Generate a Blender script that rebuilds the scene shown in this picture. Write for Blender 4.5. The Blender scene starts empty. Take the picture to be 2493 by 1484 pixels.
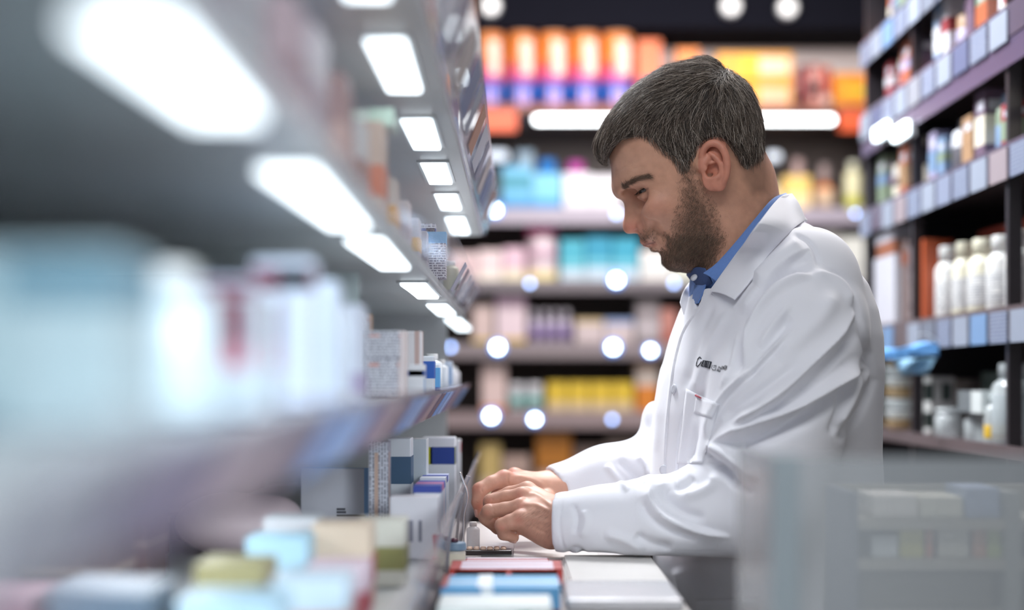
import bpy, bmesh, math, random
import numpy as np
from mathutils import Vector, Matrix
from mathutils.bvhtree import BVHTree
random.seed(7); RNG = np.random.default_rng(7)
scn = bpy.context.scene
COL = scn.collection
F = 3600.0; CX, CY = 1260.0, 918.0; CAMZ = 1.18      # focal length in pixels, vanishing point, lens height

def W(px, py, Y):
    return np.array([(px - CX) * Y / F, Y, CAMZ - (py - CY) * Y / F])
def H(h): return CAMZ + h

# ------------------------------------------------------------------ materials
MATS = {}
def mat(name, col=(.8, .8, .8), rough=.5, metal=0., emit=0., ecol=None, alpha=1., spec=.5, noise=0., nscale=30., bump=0., sss=0., sheen=0., trans=0.):
    if name in MATS: return MATS[name]
    m = bpy.data.materials.new(name); m.use_nodes = True
    nt = m.node_tree; b = nt.nodes['Principled BSDF']
    b.inputs['Base Color'].default_value = (*col, 1)
    b.inputs['Roughness'].default_value = rough
    b.inputs['Metallic'].default_value = metal
    b.inputs['Specular IOR Level'].default_value = spec
    b.inputs['Alpha'].default_value = alpha
    if sheen: b.inputs['Sheen Weight'].default_value = sheen
    if trans: b.inputs['Transmission Weight'].default_value = trans
    if sss:
        b.inputs['Subsurface Weight'].default_value = sss
        b.inputs['Subsurface Radius'].default_value = (.010, .004, .002)
        b.inputs['Subsurface Scale'].default_value = 1.0
    if emit:
        b.inputs['Emission Color'].default_value = (*(ecol or col), 1)
        b.inputs['Emission Strength'].default_value = emit
    if noise or bump:
        tc = nt.nodes.new('ShaderNodeTexCoord'); n = nt.nodes.new('ShaderNodeTexNoise')
        n.inputs['Scale'].default_value = nscale; n.inputs['Detail'].default_value = 4
        nt.links.new(tc.outputs['Object'], n.inputs['Vector'])
        if noise:
            mx = nt.nodes.new('ShaderNodeMix'); mx.data_type = 'RGBA'
            mx.inputs['A'].default_value = (*[c * (1 - noise) for c in col], 1)
            mx.inputs['B'].default_value = (*[min(1, c * (1 + noise)) for c in col], 1)
            nt.links.new(n.outputs['Fac'], mx.inputs['Factor'])
            nt.links.new(mx.outputs['Result'], b.inputs['Base Color'])
        if bump:
            bp = nt.nodes.new('ShaderNodeBump'); bp.inputs['Strength'].default_value = bump
            bp.inputs['Distance'].default_value = .002
            nt.links.new(n.outputs['Fac'], bp.inputs['Height']); nt.links.new(bp.outputs['Normal'], b.inputs['Normal'])
    MATS[name] = m
    return m
def s2l(c):
    return tuple(((x / 255) / 12.92 if x / 255 <= .04045 else ((x / 255 + .055) / 1.055) ** 2.4) for x in c)
def paint(r, g, b, rough=.45, k=''):
    "matt card or plastic of an sRGB colour"
    return mat('card_%d_%d_%d%s' % (r, g, b, k), s2l((r, g, b)), rough, noise=.06, nscale=40)
def lines_mat(name, base, ink, sx=1., freq=260., dens=.55, axis='Z'):
    "printed card: rows of fine unreadable print, broken up into words"
    if name in MATS: return MATS[name]
    m = bpy.data.materials.new(name); m.use_nodes = True; nt = m.node_tree; b = nt.nodes['Principled BSDF']
    b.inputs['Roughness'].default_value = .4
    tc = nt.nodes.new('ShaderNodeTexCoord'); sep = nt.nodes.new('ShaderNodeSeparateXYZ')
    nt.links.new(tc.outputs['Object'], sep.inputs['Vector'])
    def M(op, a, bb=None):
        n = nt.nodes.new('ShaderNodeMath'); n.operation = op
        for i, v in enumerate((a, bb)):
            if v is None: continue
            if isinstance(v, (int, float)): n.inputs[i].default_value = v
            else: nt.links.new(v, n.inputs[i])
        return n.outputs[0]
    row = M('FRACT', M('MULTIPLY', sep.outputs[axis], freq))
    isrow = M('LESS_THAN', row, dens)
    nz = nt.nodes.new('ShaderNodeTexNoise'); nz.inputs['Scale'].default_value = 1.; nz.inputs['Detail'].default_value = 1
    cmb = nt.nodes.new('ShaderNodeCombineXYZ')
    along = M('ADD', M('MULTIPLY', sep.outputs['X' if axis == 'Z' else 'Z'], 380.), M('MULTIPLY', sep.outputs['Y'], 380.))
    nt.links.new(along, cmb.inputs['X'])
    nt.links.new(M('FLOOR', M('MULTIPLY', sep.outputs[axis], freq)), cmb.inputs['Y'])
    nt.links.new(cmb.outputs[0], nz.inputs['Vector'])
    f = M('MULTIPLY', isrow, M('GREATER_THAN', nz.outputs['Fac'], .47))
    mx = nt.nodes.new('ShaderNodeMix'); mx.data_type = 'RGBA'
    mx.inputs['A'].default_value = (*s2l(base), 1); mx.inputs['B'].default_value = (*s2l(ink), 1)
    nt.links.new(f, mx.inputs['Factor']); nt.links.new(mx.outputs['Result'], b.inputs['Base Color'])
    MATS[name] = m
    return m

# ------------------------------------------------------------------ objects
def mesh(name, verts, faces, m=None, parent=None, smooth=False):
    me = bpy.data.meshes.new(name); me.from_pydata([tuple(v) for v in verts], [], [tuple(f) for f in faces]); me.update()
    return link(name, me, m, parent, smooth)
def link(name, me, m=None, parent=None, smooth=False):
    o = bpy.data.objects.new(name, me); COL.objects.link(o)
    if m: me.materials.append(m)
    if smooth: me.polygons.foreach_set('use_smooth', [True] * len(me.polygons))
    if parent: o.parent = parent
    return o
def from_bm(name, bm, m=None, parent=None, smooth=False):
    bmesh.ops.recalc_face_normals(bm, faces=bm.faces[:])
    me = bpy.data.meshes.new(name); bm.to_mesh(me); bm.free()
    return link(name, me, m, parent, smooth)
def tag(o, label=None, cat=None, group=None, kind=None):
    if label: o['label'] = label
    if cat: o['category'] = cat
    if group: o['group'] = group
    if kind: o['kind'] = kind
    return o
def thing(name, label, cat, loc=(0, 0, 0), group=None, rz=0.):
    o = bpy.data.objects.new(name, None); COL.objects.link(o); o.empty_display_size = .02
    o.location = loc; o.rotation_euler = (0, 0, rz)
    return tag(o, label, cat, group)
def add_box(bm, x0, x1, y0, y1, z0, z1, bev=0., seg=2):
    vs = [bm.verts.new((x, y, z)) for x in (x0, x1) for y in (y0, y1) for z in (z0, z1)]
    idx = [(0, 1, 3, 2), (4, 6, 7, 5), (0, 4, 5, 1), (2, 3, 7, 6), (0, 2, 6, 4), (1, 5, 7, 3)]
    fs = [bm.faces.new([vs[i] for i in f]) for f in idx]
    if bev:
        es = set(e for f in fs for e in f.edges)
        bmesh.ops.bevel(bm, geom=list(es), offset=bev, segments=seg, affect='EDGES', profile=.5)
def box(name, x0, x1, y0, y1, z0, z1, m, parent=None, bev=0., seg=2):
    bm = bmesh.new(); add_box(bm, x0, x1, y0, y1, z0, z1, bev, seg)
    return from_bm(name, bm, m, parent)
def prism_y(name, pts, y0, y1, m, parent=None, bev=0.):
    "profile pts (x,z) drawn out along Y"
    bm = bmesh.new(); n = len(pts)
    a = [bm.verts.new((x, y0, z)) for x, z in pts]; b = [bm.verts.new((x, y1, z)) for x, z in pts]
    bm.faces.new(a); bm.faces.new(b[::-1])
    for i in range(n): bm.faces.new((a[i], b[i], b[(i + 1) % n], a[(i + 1) % n]))
    if bev: bmesh.ops.bevel(bm, geom=bm.edges[:], offset=bev, segments=2, affect='EDGES')
    return from_bm(name, bm, m, parent)
def lathe(name, prof, m, parent=None, n=28, sx=1., sy=1., smooth=True, loc=None):
    vs, fs = [], []
    for r, z in prof:
        for k in range(n):
            t = 2 * math.pi * k / n; vs.append((r * math.cos(t) * sx, r * math.sin(t) * sy, z))
    for i in range(len(prof) - 1):
        for k in range(n):
            a = i * n + k; b = i * n + (k + 1) % n
            fs.append((a, b, b + n, a + n))
    fs.append(tuple(range(n))[::-1]); fs.append(tuple((len(prof) - 1) * n + k for k in range(n)))
    o = mesh(name, vs, fs, m, parent, smooth)
    if loc: o.location = loc
    return o
def tube(bm, pts, rad, n=8):
    pts = [Vector(p) for p in pts]; prev = None
    rr = rad if hasattr(rad, '__len__') else [rad] * len(pts)
    t0 = (pts[1] - pts[0]).normalized(); ref = Vector((0, 0, 1)) if abs(t0.z) < .9 else Vector((1, 0, 0))
    for i, p in enumerate(pts):
        t = (pts[min(i + 1, len(pts) - 1)] - pts[max(i - 1, 0)]).normalized()
        u = t.cross(ref).normalized(); v = t.cross(u)
        ring = [bm.verts.new(p + (u * math.cos(2 * math.pi * k / n) + v * math.sin(2 * math.pi * k / n)) * rr[i]) for k in range(n)]
        if prev:
            for k in range(n): bm.faces.new((prev[k], prev[(k + 1) % n], ring[(k + 1) % n], ring[k]))
        else: bm.faces.new(ring[::-1])
        prev = ring
    bm.faces.new(prev)
def copy_tree(o, parent=None):
    c = o.copy(); COL.objects.link(c); c.parent = parent
    for ch in list(o.children): copy_tree(ch, c)
    return c

# ------------------------------------------------------------------ implicit surfaces (distance fields meshed by surface nets)
def smin(a, b, k):
    h = np.maximum(k - np.abs(a - b), 0) / k
    return np.minimum(a, b) - h * h * k * .25
def smax(a, b, k): return -smin(-a, -b, k)
class Grid:
    def __init__(s, lo, hi, h):
        s.lo = np.array(lo, float); s.h = h
        s.n = [int(math.ceil((b - a) / h)) + 1 for a, b in zip(lo, hi)]
        s.ax = [(lo[i] + h * np.arange(s.n[i])).astype(np.float32) for i in range(3)]
        s.X = s.ax[0][:, None, None]; s.Y = s.ax[1][None, :, None]; s.Z = s.ax[2][None, None, :]
    def ell(s, c, r, rot=None):
        dx, dy, dz = s.X - c[0], s.Y - c[1], s.Z - c[2]
        if rot is not None:
            R = rot
            dx, dy, dz = (R[0][0] * dx + R[0][1] * dy + R[0][2] * dz, R[1][0] * dx + R[1][1] * dy + R[1][2] * dz, R[2][0] * dx + R[2][1] * dy + R[2][2] * dz)
        k0 = np.sqrt((dx / r[0]) ** 2 + (dy / r[1]) ** 2 + (dz / r[2]) ** 2)
        k1 = np.sqrt((dx / r[0] ** 2) ** 2 + (dy / r[1] ** 2) ** 2 + (dz / r[2] ** 2) ** 2)
        return k0 * (k0 - 1) / np.maximum(k1, 1e-6)
    def cap(s, a, b, ra, rb):
        a = np.asarray(a, float); b = np.asarray(b, float); d = b - a; L2 = float(d @ d) + 1e-12
        t = np.clip(((s.X - a[0]) * d[0] + (s.Y - a[1]) * d[1] + (s.Z - a[2]) * d[2]) / L2, 0, 1)
        return np.sqrt((s.X - a[0] - t * d[0]) ** 2 + (s.Y - a[1] - t * d[1]) ** 2 + (s.Z - a[2] - t * d[2]) ** 2) - (ra + (rb - ra) * t)
    def chain(s, pts, rad, k=.004):
        f = None
        for i in range(len(pts) - 1):
            c = s.cap(pts[i], pts[i + 1], rad[i], rad[i + 1])
            f = c if f is None else smin(f, c, k)
        return f
    def plane(s, p, n):
        n = np.asarray(n, float); n = n / np.linalg.norm(n)
        return (s.X - p[0]) * n[0] + (s.Y - p[1]) * n[1] + (s.Z - p[2]) * n[2]
def poly_sdf(px, pz, poly):
    "signed distance (2D arrays) to a closed polygon, negative inside"
    poly = np.asarray(poly, float); n = len(poly)
    d = np.full(px.shape, 1e9); inside = np.zeros(px.shape, bool)
    for i in range(n):
        a = poly[i]; b = poly[(i + 1) % n]; e = b - a
        wx, wz = px - a[0], pz - a[1]
        t = np.clip((wx * e[0] + wz * e[1]) / (e @ e + 1e-15), 0, 1)
        d = np.minimum(d, (wx - e[0] * t) ** 2 + (wz - e[1] * t) ** 2)
        c = ((a[1] > pz) != (b[1] > pz)) & (px < (b[0] - a[0]) * (pz - a[1]) / (b[1] - a[1] + 1e-15) + a[0])
        inside ^= c
    return np.where(inside, -1, 1) * np.sqrt(d)
def smooth_poly(pts, n=4):
    "closed Catmull-Rom through the points"
    P = np.asarray(pts, float); m = len(P); out = []
    for i in range(m):
        p0, p1, p2, p3 = P[i - 1], P[i], P[(i + 1) % m], P[(i + 2) % m]
        for k in range(n):
            t = k / n
            out.append(.5 * ((2 * p1) + (-p0 + p2) * t + (2 * p0 - 5 * p1 + 4 * p2 - p3) * t * t + (-p0 + 3 * p1 - 3 * p2 + p3) * t ** 3))
    return np.array(out)
def spline(pts, n=8):
    P = np.asarray(pts, float); P = np.vstack([2 * P[0] - P[1], P, 2 * P[-1] - P[-2]]); out = []
    for i in range(1, len(P) - 2):
        p0, p1, p2, p3 = P[i - 1], P[i], P[i + 1], P[i + 2]
        for k in range(n):
            t = k / n
            out.append(.5 * ((2 * p1) + (-p0 + p2) * t + (2 * p0 - 5 * p1 + 4 * p2 - p3) * t * t + (-p0 + 3 * p1 - 3 * p2 + p3) * t ** 3))
    out.append(P[-2])
    return np.array(out)
def surface_nets(g, Fv):
    Fv = np.ascontiguousarray(Fv, dtype=np.float32)
    s = Fv < 0
    cnt = np.zeros([n - 1 for n in Fv.shape], np.int8)
    sl = lambda o, n: slice(o, n - 1 + o)
    nx, ny, nz = Fv.shape
    for i in (0, 1):
        for j in (0, 1):
            for k in (0, 1): cnt += s[sl(i, nx), sl(j, ny), sl(k, nz)]
    act = (cnt > 0) & (cnt < 8)
    idx = np.argwhere(act); vid = np.full(act.shape, -1, np.int64); vid[act] = np.arange(len(idx))
    I, J, K = idx.T
    acc = np.zeros((len(idx), 3)); num = np.zeros(len(idx))
    cor = [(i, j, k) for i in (0, 1) for j in (0, 1) for k in (0, 1)]
    for a in cor:
        for ax in range(3):
            if a[ax]: continue
            b = list(a); b[ax] = 1
            fa = Fv[I + a[0], J + a[1], K + a[2]]; fb = Fv[I + b[0], J + b[1], K + b[2]]
            m = (fa < 0) != (fb < 0)
            t = np.where(m, fa / np.where(m, fa - fb, 1), 0)
            p = np.array(a, float)[None, :].repeat(len(idx), 0); p[:, ax] += t
            acc[m] += p[m]; num += m
    V = (idx + acc / num[:, None]) * g.h + g.lo
    faces = []
    for ax in range(3):
        o1, o2 = [(1, 2), (2, 0), (0, 1)][ax]
        sh = [slice(None)] * 3; sh2 = [slice(None)] * 3
        sh[ax] = slice(0, -1); sh2[ax] = slice(1, None)
        chg = s[tuple(sh)] != s[tuple(sh2)]
        e = np.argwhere(chg)
        ok = (e[:, o1] > 0) & (e[:, o2] > 0) & (e[:, o1] < Fv.shape[o1] - 1) & (e[:, o2] < Fv.shape[o2] - 1)
        e = e[ok]; q = []
        for d1, d2 in ((-1, -1), (0, -1), (0, 0), (-1, 0)):
            c = e.copy(); c[:, o1] += d1; c[:, o2] += d2
            q.append(vid[c[:, 0], c[:, 1], c[:, 2]])
        q = np.stack(q, 1)
        flip = ~s[e[:, 0], e[:, 1], e[:, 2]]
        q[flip] = q[flip][:, ::-1]
        faces.append(q)
    Q = np.vstack(faces); used = np.zeros(len(V), bool); used[Q.ravel()] = True
    new = np.cumsum(used) - 1
    return V[used], new[Q]
def relax(V, Q, it=2, lam=.5):
    for _ in range(it):
        s = np.zeros_like(V); c = np.zeros(len(V))
        for a, b in ((0, 1), (1, 2), (2, 3), (3, 0)):
            for u, v in ((a, b), (b, a)):
                np.add.at(s, Q[:, u], V[Q[:, v]]); np.add.at(c, Q[:, u], 1)
        V = V + lam * (s / np.maximum(c, 1)[:, None] - V)
    return V
def refine(V, Q):
    "every quad into four"
    E = np.concatenate([np.sort(Q[:, [a, b]], 1) for a, b in ((0, 1), (1, 2), (2, 3), (3, 0))])
    key = E[:, 0].astype(np.int64) * len(V) + E[:, 1]; u, first, inv = np.unique(key, return_index=True, return_inverse=True)
    inv = inv.reshape(-1)
    mid = (V[E[first, 0]] + V[E[first, 1]]) / 2; n = len(V); k = len(Q)
    cen = V[Q].mean(1); e = [n + inv[i * k:(i + 1) * k] for i in range(4)]; c = n + len(mid) + np.arange(k)
    Q2 = np.concatenate([np.stack([Q[:, 0], e[0], c, e[3]], 1), np.stack([Q[:, 1], e[1], c, e[0]], 1), np.stack([Q[:, 2], e[2], c, e[1]], 1), np.stack([Q[:, 3], e[3], c, e[2]], 1)])
    return np.vstack([V, mid, cen]), Q2
def vnormals(V, Q):
    fn = np.cross(V[Q[:, 2]] - V[Q[:, 0]], V[Q[:, 3]] - V[Q[:, 1]])
    N = np.zeros_like(V)
    for k in range(4): np.add.at(N, Q[:, k], fn)
    return N / np.maximum(np.linalg.norm(N, axis=1), 1e-12)[:, None]
def to_px(V):
    return CX + V[:, 0] * F / V[:, 1], CY + (CAMZ - V[:, 2]) * F / V[:, 1]
def quad_mesh(name, V, Q, m, parent=None):
    me = bpy.data.meshes.new(name)
    me.vertices.add(len(V)); me.vertices.foreach_set('co', V.astype(np.float32).ravel())
    me.loops.add(len(Q) * 4); me.loops.foreach_set('vertex_index', Q.astype(np.int32).ravel())
    me.polygons.add(len(Q)); me.polygons.foreach_set('loop_start', np.arange(0, len(Q) * 4, 4, dtype=np.int32))
    me.polygons.foreach_set('use_smooth', np.ones(len(Q), bool))
    me.update(calc_edges=True); me.validate()
    o = bpy.data.objects.new(name, me); COL.objects.link(o); me.materials.append(m)
    if parent: o.parent = parent
    return o
def set_colors(o, C, name='tint'):
    a = o.data.color_attributes.new(name, 'FLOAT_COLOR', 'POINT')
    a.data.foreach_set('color', np.hstack([C, np.ones((len(C), 1))]).astype(np.float32).ravel())
def seg_dist(px, py, pts):
    "distance from points to a polyline; also signed side (left positive) and arc parameter"
    best = np.full(px.shape, 1e9); side = np.zeros(px.shape); par = np.zeros(px.shape)
    pts = np.asarray(pts, float); n = len(pts) - 1
    for i in range(n):
        a, b = pts[i], pts[i + 1]; e = b - a
        wx, wy = px - a[0], py - a[1]
        t = np.clip((wx * e[0] + wy * e[1]) / (e @ e + 1e-12), 0, 1)
        d = np.hypot(wx - e[0] * t, wy - e[1] * t)
        m = d < best
        best = np.where(m, d, best); side = np.where(m, np.sign(e[0] * wy - e[1] * wx), side); par = np.where(m, (i + t) / n, par)
    return best, side, par
def sculpt(V, N, strokes, facing=-.15, passes=1):
    "press folds into cloth or skin: each stroke is (pixel polyline, half width px, height m, kind)"
    px, py = to_px(V); near = np.clip((facing - N[:, 1] * -1) * -1, 0, .5) * 2
    near = np.clip((-N[:, 1] + .25) / .5, 0, 1)
    D = np.zeros(len(V))
    for pts, wd, amp, kind in strokes:
        p = spline(pts, 5); 
        x0, y0 = p.min(0) - 3 * wd; x1, y1 = p.max(0) + 3 * wd
        m = (px > x0) & (px < x1) & (py > y0) & (py < y1)
        if not m.any(): continue
        d, sd, par = seg_dist(px[m], py[m], p)
        tip = np.clip(np.sin(np.pi * np.clip(par, 0, 1)) * 2.2, 0, 1)
        if kind == 'ridge': h = np.exp(-(d / wd) ** 2)
        elif kind == 'groove': h = -np.exp(-(d / wd) ** 2)
        elif kind == 'step':      # raised on the left of the stroke direction, falling away over wd
            q = d / wd * sd; h = np.where(q > 0, np.exp(-q * .7) , -np.exp(-(q * 2.2) ** 2) * .6) * np.clip(np.abs(q) * 4, 0, 1)
        elif kind == 'crest':     # sharp fold: gentle on one side, dropping steeply on the other
            q = d / wd * sd; h = np.where(q > 0, np.exp(-q / 1.5), 1.4 * np.exp(-(q / .50) ** 2) - .40 * np.exp(-(q / 1.9) ** 2))
        D[m] += amp * h * tip
    return V + N * (D * near)[:, None]
# ================================================================== the person
Y0 = 1.93                                   # the head's own middle plane
def hp(px, py): 
    w = W(px, py, Y0); return (w[0], w[2])
def hpoly(pts, n=4): return smooth_poly([hp(*p) for p in pts], n)
person = thing('person', 'bearded man in a white lab coat, head bowed, hands busy at the left shelf', 'person', (.33, Y0, 0))
def local(V): return V - np.array([.33, Y0, 0.])

def field2d(g, ctrl, s):
    "gaussian-weighted interpolation of values given at pixel positions"
    PX = CX + g.ax[0] * F / Y0; PY = CY + (CAMZ - g.ax[2]) * F / Y0
    A, B = np.meshgrid(PX, PY, indexing='ij'); num = np.zeros(A.shape); den = np.zeros(A.shape) + 1e-9
    for x, y, v in ctrl:
        w = np.exp(-((A - x) ** 2 + (B - y) ** 2) / (2 * s * s)) + 1e-6
        num += w * v; den += w
    return (num / den)[:, None, :].astype(np.float32)
def extr(g, poly, w, r, k=None):
    "outline in the sagittal plane given the half width w and edge rounding r (both may vary)"
    A, B = np.meshgrid(g.ax[0].astype(float), g.ax[2].astype(float), indexing='ij')
    d2 = poly_sdf(A, B, poly)[:, None, :].astype(np.float32)
    a = d2 + r; b = np.abs(g.Y - Y0) - w + r
    return np.sqrt(np.maximum(a, 0) ** 2 + np.maximum(b, 0) ** 2) + np.minimum(np.maximum(a, b), 0) - r
def mir(g, c, r, rot=None):
    a = g.ell((c[0], Y0 - c[1], c[2]), r, rot)
    return a
SKULL = [(1482, 360), (1488, 405), (1492, 432), (1499, 455), (1509, 470), (1526, 482), (1543, 500), (1554, 530), (1558, 555), (1561, 578),
         (1568, 590), (1584, 594), (1594, 603), (1607, 612), (1613, 622), (1617, 638), (1634, 653), (1662, 656), (1700, 640), (1740, 610), (1775, 570), (1805, 545),
         (1850, 480), (1858, 420), (1852, 350), (1848, 290), (1830, 235), (1795, 190), (1745, 165), (1690, 152), (1640, 160), (1590, 182), (1540, 222), (1505, 275), (1485, 320)]
WID = [(1490, 400, .056), (1500, 300, .062), (1560, 300, .072), (1560, 400, .066), (1560, 220, .066), (1650, 180, .060), (1700, 260, .079), (1780, 280, .080), (1700, 360, .077),
       (1820, 350, .072), (1620, 440, .0685), (1530, 470, .052), (1560, 500, .0565), (1640, 520, .0655), (1700, 480, .070), (1700, 560, .062), (1740, 600, .058),
       (1620, 580, .050), (1580, 560, .041), (1640, 640, .040), (1690, 640, .050), (1600, 610, .036), (1840, 450, .060), (1760, 190, .062), (1840, 250, .062), (1600, 480, .0635)]
RND = [(1490, 400, .050), (1500, 300, .058), (1600, 200, .060), (1700, 180, .062), (1800, 240, .066), (1840, 350, .070), (1530, 470, .044), (1560, 540, .036),
       (1580, 590, .030), (1610, 620, .028), (1640, 650, .030), (1700, 640, .036), (1640, 480, .055), (1700, 400, .068), (1840, 450, .058)]

def eye_centre(s):
    c = W(1578, 462, Y0 - .0315); c[1] = Y0 - s * .0315; return c
def eye_slit(s):
    a = [(-.70, .66 * s, -.28), (-.86, .40 * s, -.36), (-.93, .05 * s, -.36), (-.80, -.50 * s, -.26), (-.50, -.82 * s, -.12), (-.22, -.96 * s, .02), (.02, -.99 * s, .14)]
    return [np.array(d) / np.linalg.norm(d) for d in a]
def build_head():
    h = .00145
    g = Grid((.108, Y0 - .098, 1.245), (.36, Y0 + .098, 1.605), h)
    w = field2d(g, WID, 38.); r = field2d(g, RND, 45.); r = np.minimum(r, w - .002)
    f = extr(g, hpoly(SKULL), w, r)
    P = lambda px, py, y: (W(px, py, Y0 - abs(y))[0], Y0 - y, W(px, py, Y0 - abs(y))[2])
    def both(fn):
        return np.minimum(fn(1), fn(-1))
    # brow, cheekbone, chin, muzzle
    f = smin(f, g.cap(P(1515, 452, .010), P(1548, 437, .040), .010, .009), .022) if False else f
    for s in (1, -1):
        f = smin(f, g.cap(P(1519, 455, s * .012), P(1545, 440, s * .038), .009, .008), .020)
        f = smin(f, g.ell(P(1600, 505, s * .045), (.020, .018, .015)), .022)
        # eye socket
        f = smax(f, -g.ell(P(1549, 484, s * .036), (.0165, .0175, .0125)), .014)
        f = smax(f, -g.ell(P(1538, 470, s * .019), (.010, .008, .010)), .010)
    # nose
    NOSE = [(1512, 466), (1520, 478), (1520.5, 500), (1520, 525), (1516.5, 543), (1516, 553), (1519, 562), (1528, 568.5), (1541, 568), (1556, 566), (1572, 562), (1580, 545), (1572, 520), (1560, 490), (1545, 470), (1525, 460)]
    nw = field2d(g, [(1515, 550, .0085), (1525, 520, .0085), (1522, 480, .0085), (1545, 500, .0140), (1540, 480, .012), (1550, 550, .0125), (1530, 560, .0095), (1575, 550, .0165), (1570, 510, .018)], 13.)
    nr = np.minimum(field2d(g, [(1515, 550, .0085), (1522, 480, .0075), (1550, 520, .011), (1560, 560, .009)], 18.), nw - .0008)
    fn = extr(g, hpoly(NOSE, 3), nw, nr)
    for s in (1, -1):
        fn = smin(fn, g.ell(P(1568, 549, s * .0135), (.0096, .0066, .0078)), .003)
    f = smin(f, fn, .009)
    for s in (1, -1):
        f = smax(f, -g.chain([P(1541, 571, s * .0075), P(1550, 565, s * .0082), P(1562, 561, s * .0095)], [.0026, .0034, .0024]), .002)
        # groove behind the wing of the nose, and the fold down to the mouth corner
        if s == 1:
            def press(f, pts, rad, k, off=0.):
                for t in (1, -1):
                    c = []
                    for x_, y_ in pts:
                        yy = .02
                        for _ in range(3):
                            w_ = W(x_, y_, Y0 - yy); i = int(round((w_[0] - g.lo[0]) / g.h)); j = int(round((w_[2] - g.lo[2]) / g.h))
                            col = f[i, :, j]; near_ = np.where(col < 0)[0]; yy = Y0 - g.ax[1][near_[0]] if len(near_) else 0.
                        c.append((w_[0], Y0 - t * (yy + off), w_[2]))
                    f = smax(f, -g.chain(c, rad, .002), k)
                return f
            f = press(f, [(1568, 531), (1581, 540), (1585, 551), (1579, 562)], [.0008, .0022, .0026, .0016], .004)
            f = press(f, [(1592, 548), (1602, 561), (1611, 572), (1619, 583)], [.0004, .0008, .0008, .0004], .012, .0002)
        # eyeball lids
        ec = eye_centre(s)
        f = smin(f, g.ell(ec, (.0136, .0136, .0136)), .005)
        f = smax(f, -g.chain([tuple(ec + .0138 * d) for d in eye_slit(s)], [.0008, .0014, .0020, .0023, .0021, .0015, .0007]), .0010)
        # crease above the upper lid
        f = smax(f, -g.chain([P(1547, 459, s * .020), P(1553, 452, s * .030), P(1566, 448, s * .0385), P(1584, 452, s * .0450)], [.0005, .0011, .0012, .0005]), .003)
        # pouch below
        f = smin(f, g.chain([P(1556, 480, s * .026), P(1570, 480, s * .036), P(1588, 470, s * .044)], [.002, .003, .0015]), .007)
    # lips
    cor = lambda s: P(1611, 581, s * .0235)
    for s in (1, -1):
        f = smin(f, g.chain([P(1570, 586, 0), P(1577, 588, s * .010), cor(s)], [.0048, .0045, .0015]), .005)
        f = smin(f, g.chain([P(1594, 598, 0), P(1597, 598, s * .010), cor(s)], [.0058, .0052, .0015]), .005)
        f = smax(f, -g.chain([P(1566, 598, 0), P(1577, 595, s * .008), P(1592, 590, s * .0165), P(1613, 580, s * .0250)], [.0009, .0008, .0009, .0013]), .0018)
    # neck
    f = smin(f, g.cap((W(1765, 500, Y0)[0], Y0, W(1765, 500, Y0)[2]), (W(1822, 760, Y0)[0], Y0, W(1822, 760, Y0)[2]), .058, .064), .020)
    f = smin(f, g.cap(P(1826, 440, 0), P(1852, 640, 0), .030, .034), .03)
    # sinew behind the jaw
    f = smin(f, g.cap(P(1790, 470, .046), P(1756, 640, .038), .012, .006), .018)
    # ears
    for s in (1, -1):
        E = lambda px, py, y: P(px, py, s * y)
        ear = g.ell(E(1742, 408, .0800), (.0165, .0050, .0300), [[.97, 0, -.24], [0, 1, 0], [.24, 0, .97]])
        ear = smin(ear, g.cap(E(1712, 400, .070), E(1742, 400, .077), .012, .008), .008)
        helix = [(1708, 392, .0760), (1710, 372, .0810), (1722, 353, .0850), (1741, 348, .0875), (1758, 360, .0900), (1768, 382, .0910), (1771, 405, .0905), (1768, 428, .0880), (1761, 446, .0855)]
        hx = g.chain(list(spline([E(*p) for p in helix], 4)), list(np.interp(np.linspace(0, 1, 33), [0, .4, .7, 1], [.0028, .0036, .0038, .0030])), .003)
        lobe = g.ell(E(1752, 449, .0835), (.0085, .0038, .0085))
        anti = g.chain(list(spline([E(1727, 372, .0830), E(1744, 385, .0855), E(1756, 405, .0865), (E(1755, 425, .0860)), E(1742, 436, .0850)], 4)), list(np.interp(np.linspace(0, 1, 17), [0, .5, 1], [.0018, .0027, .0024])), .003)
        fossa = g.chain([E(1722, 370, .0850), E(1730, 380, .0860), E(1742, 396, .0865)], [.0032, .0036, .0030])
        ear = smin(ear, lobe, .006)
        ear = smax(ear, -g.ell(E(1735, 408, .0850), (.0098, .0075, .0125), [[.97, 0, -.24], [0, 1, 0], [.24, 0, .97]]), .003)
        ear = smax(ear, -g.ell(E(1735, 378, .0875), (.0080, .0045, .0090)), .003)
        ear = smin(ear, hx, .0018); ear = smin(ear, anti, .002)
        tr = g.cap(E(1716, 410, .0775), E(1723, 412, .0820), .0050, .0034)
        ear = smin(ear, tr, .004)
        ear = smin(ear, g.cap(E(1732, 436, .0815), E(1738, 434, .0830), .0035, .003), .004)
        crus = g.cap(E(1712, 398, .0780), E(1738, 396, .0822), .0030, .0016)
        ear = smin(ear, crus, .004)
        f = smin(f, ear, .005)
        f = smax(f, -g.ell(E(1729, 417, .0800), (.0050, .0060, .0070)), .003)
    V, Q = surface_nets(g, f)
    V = relax(V, Q, 2, .45)
    return V, Q

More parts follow.
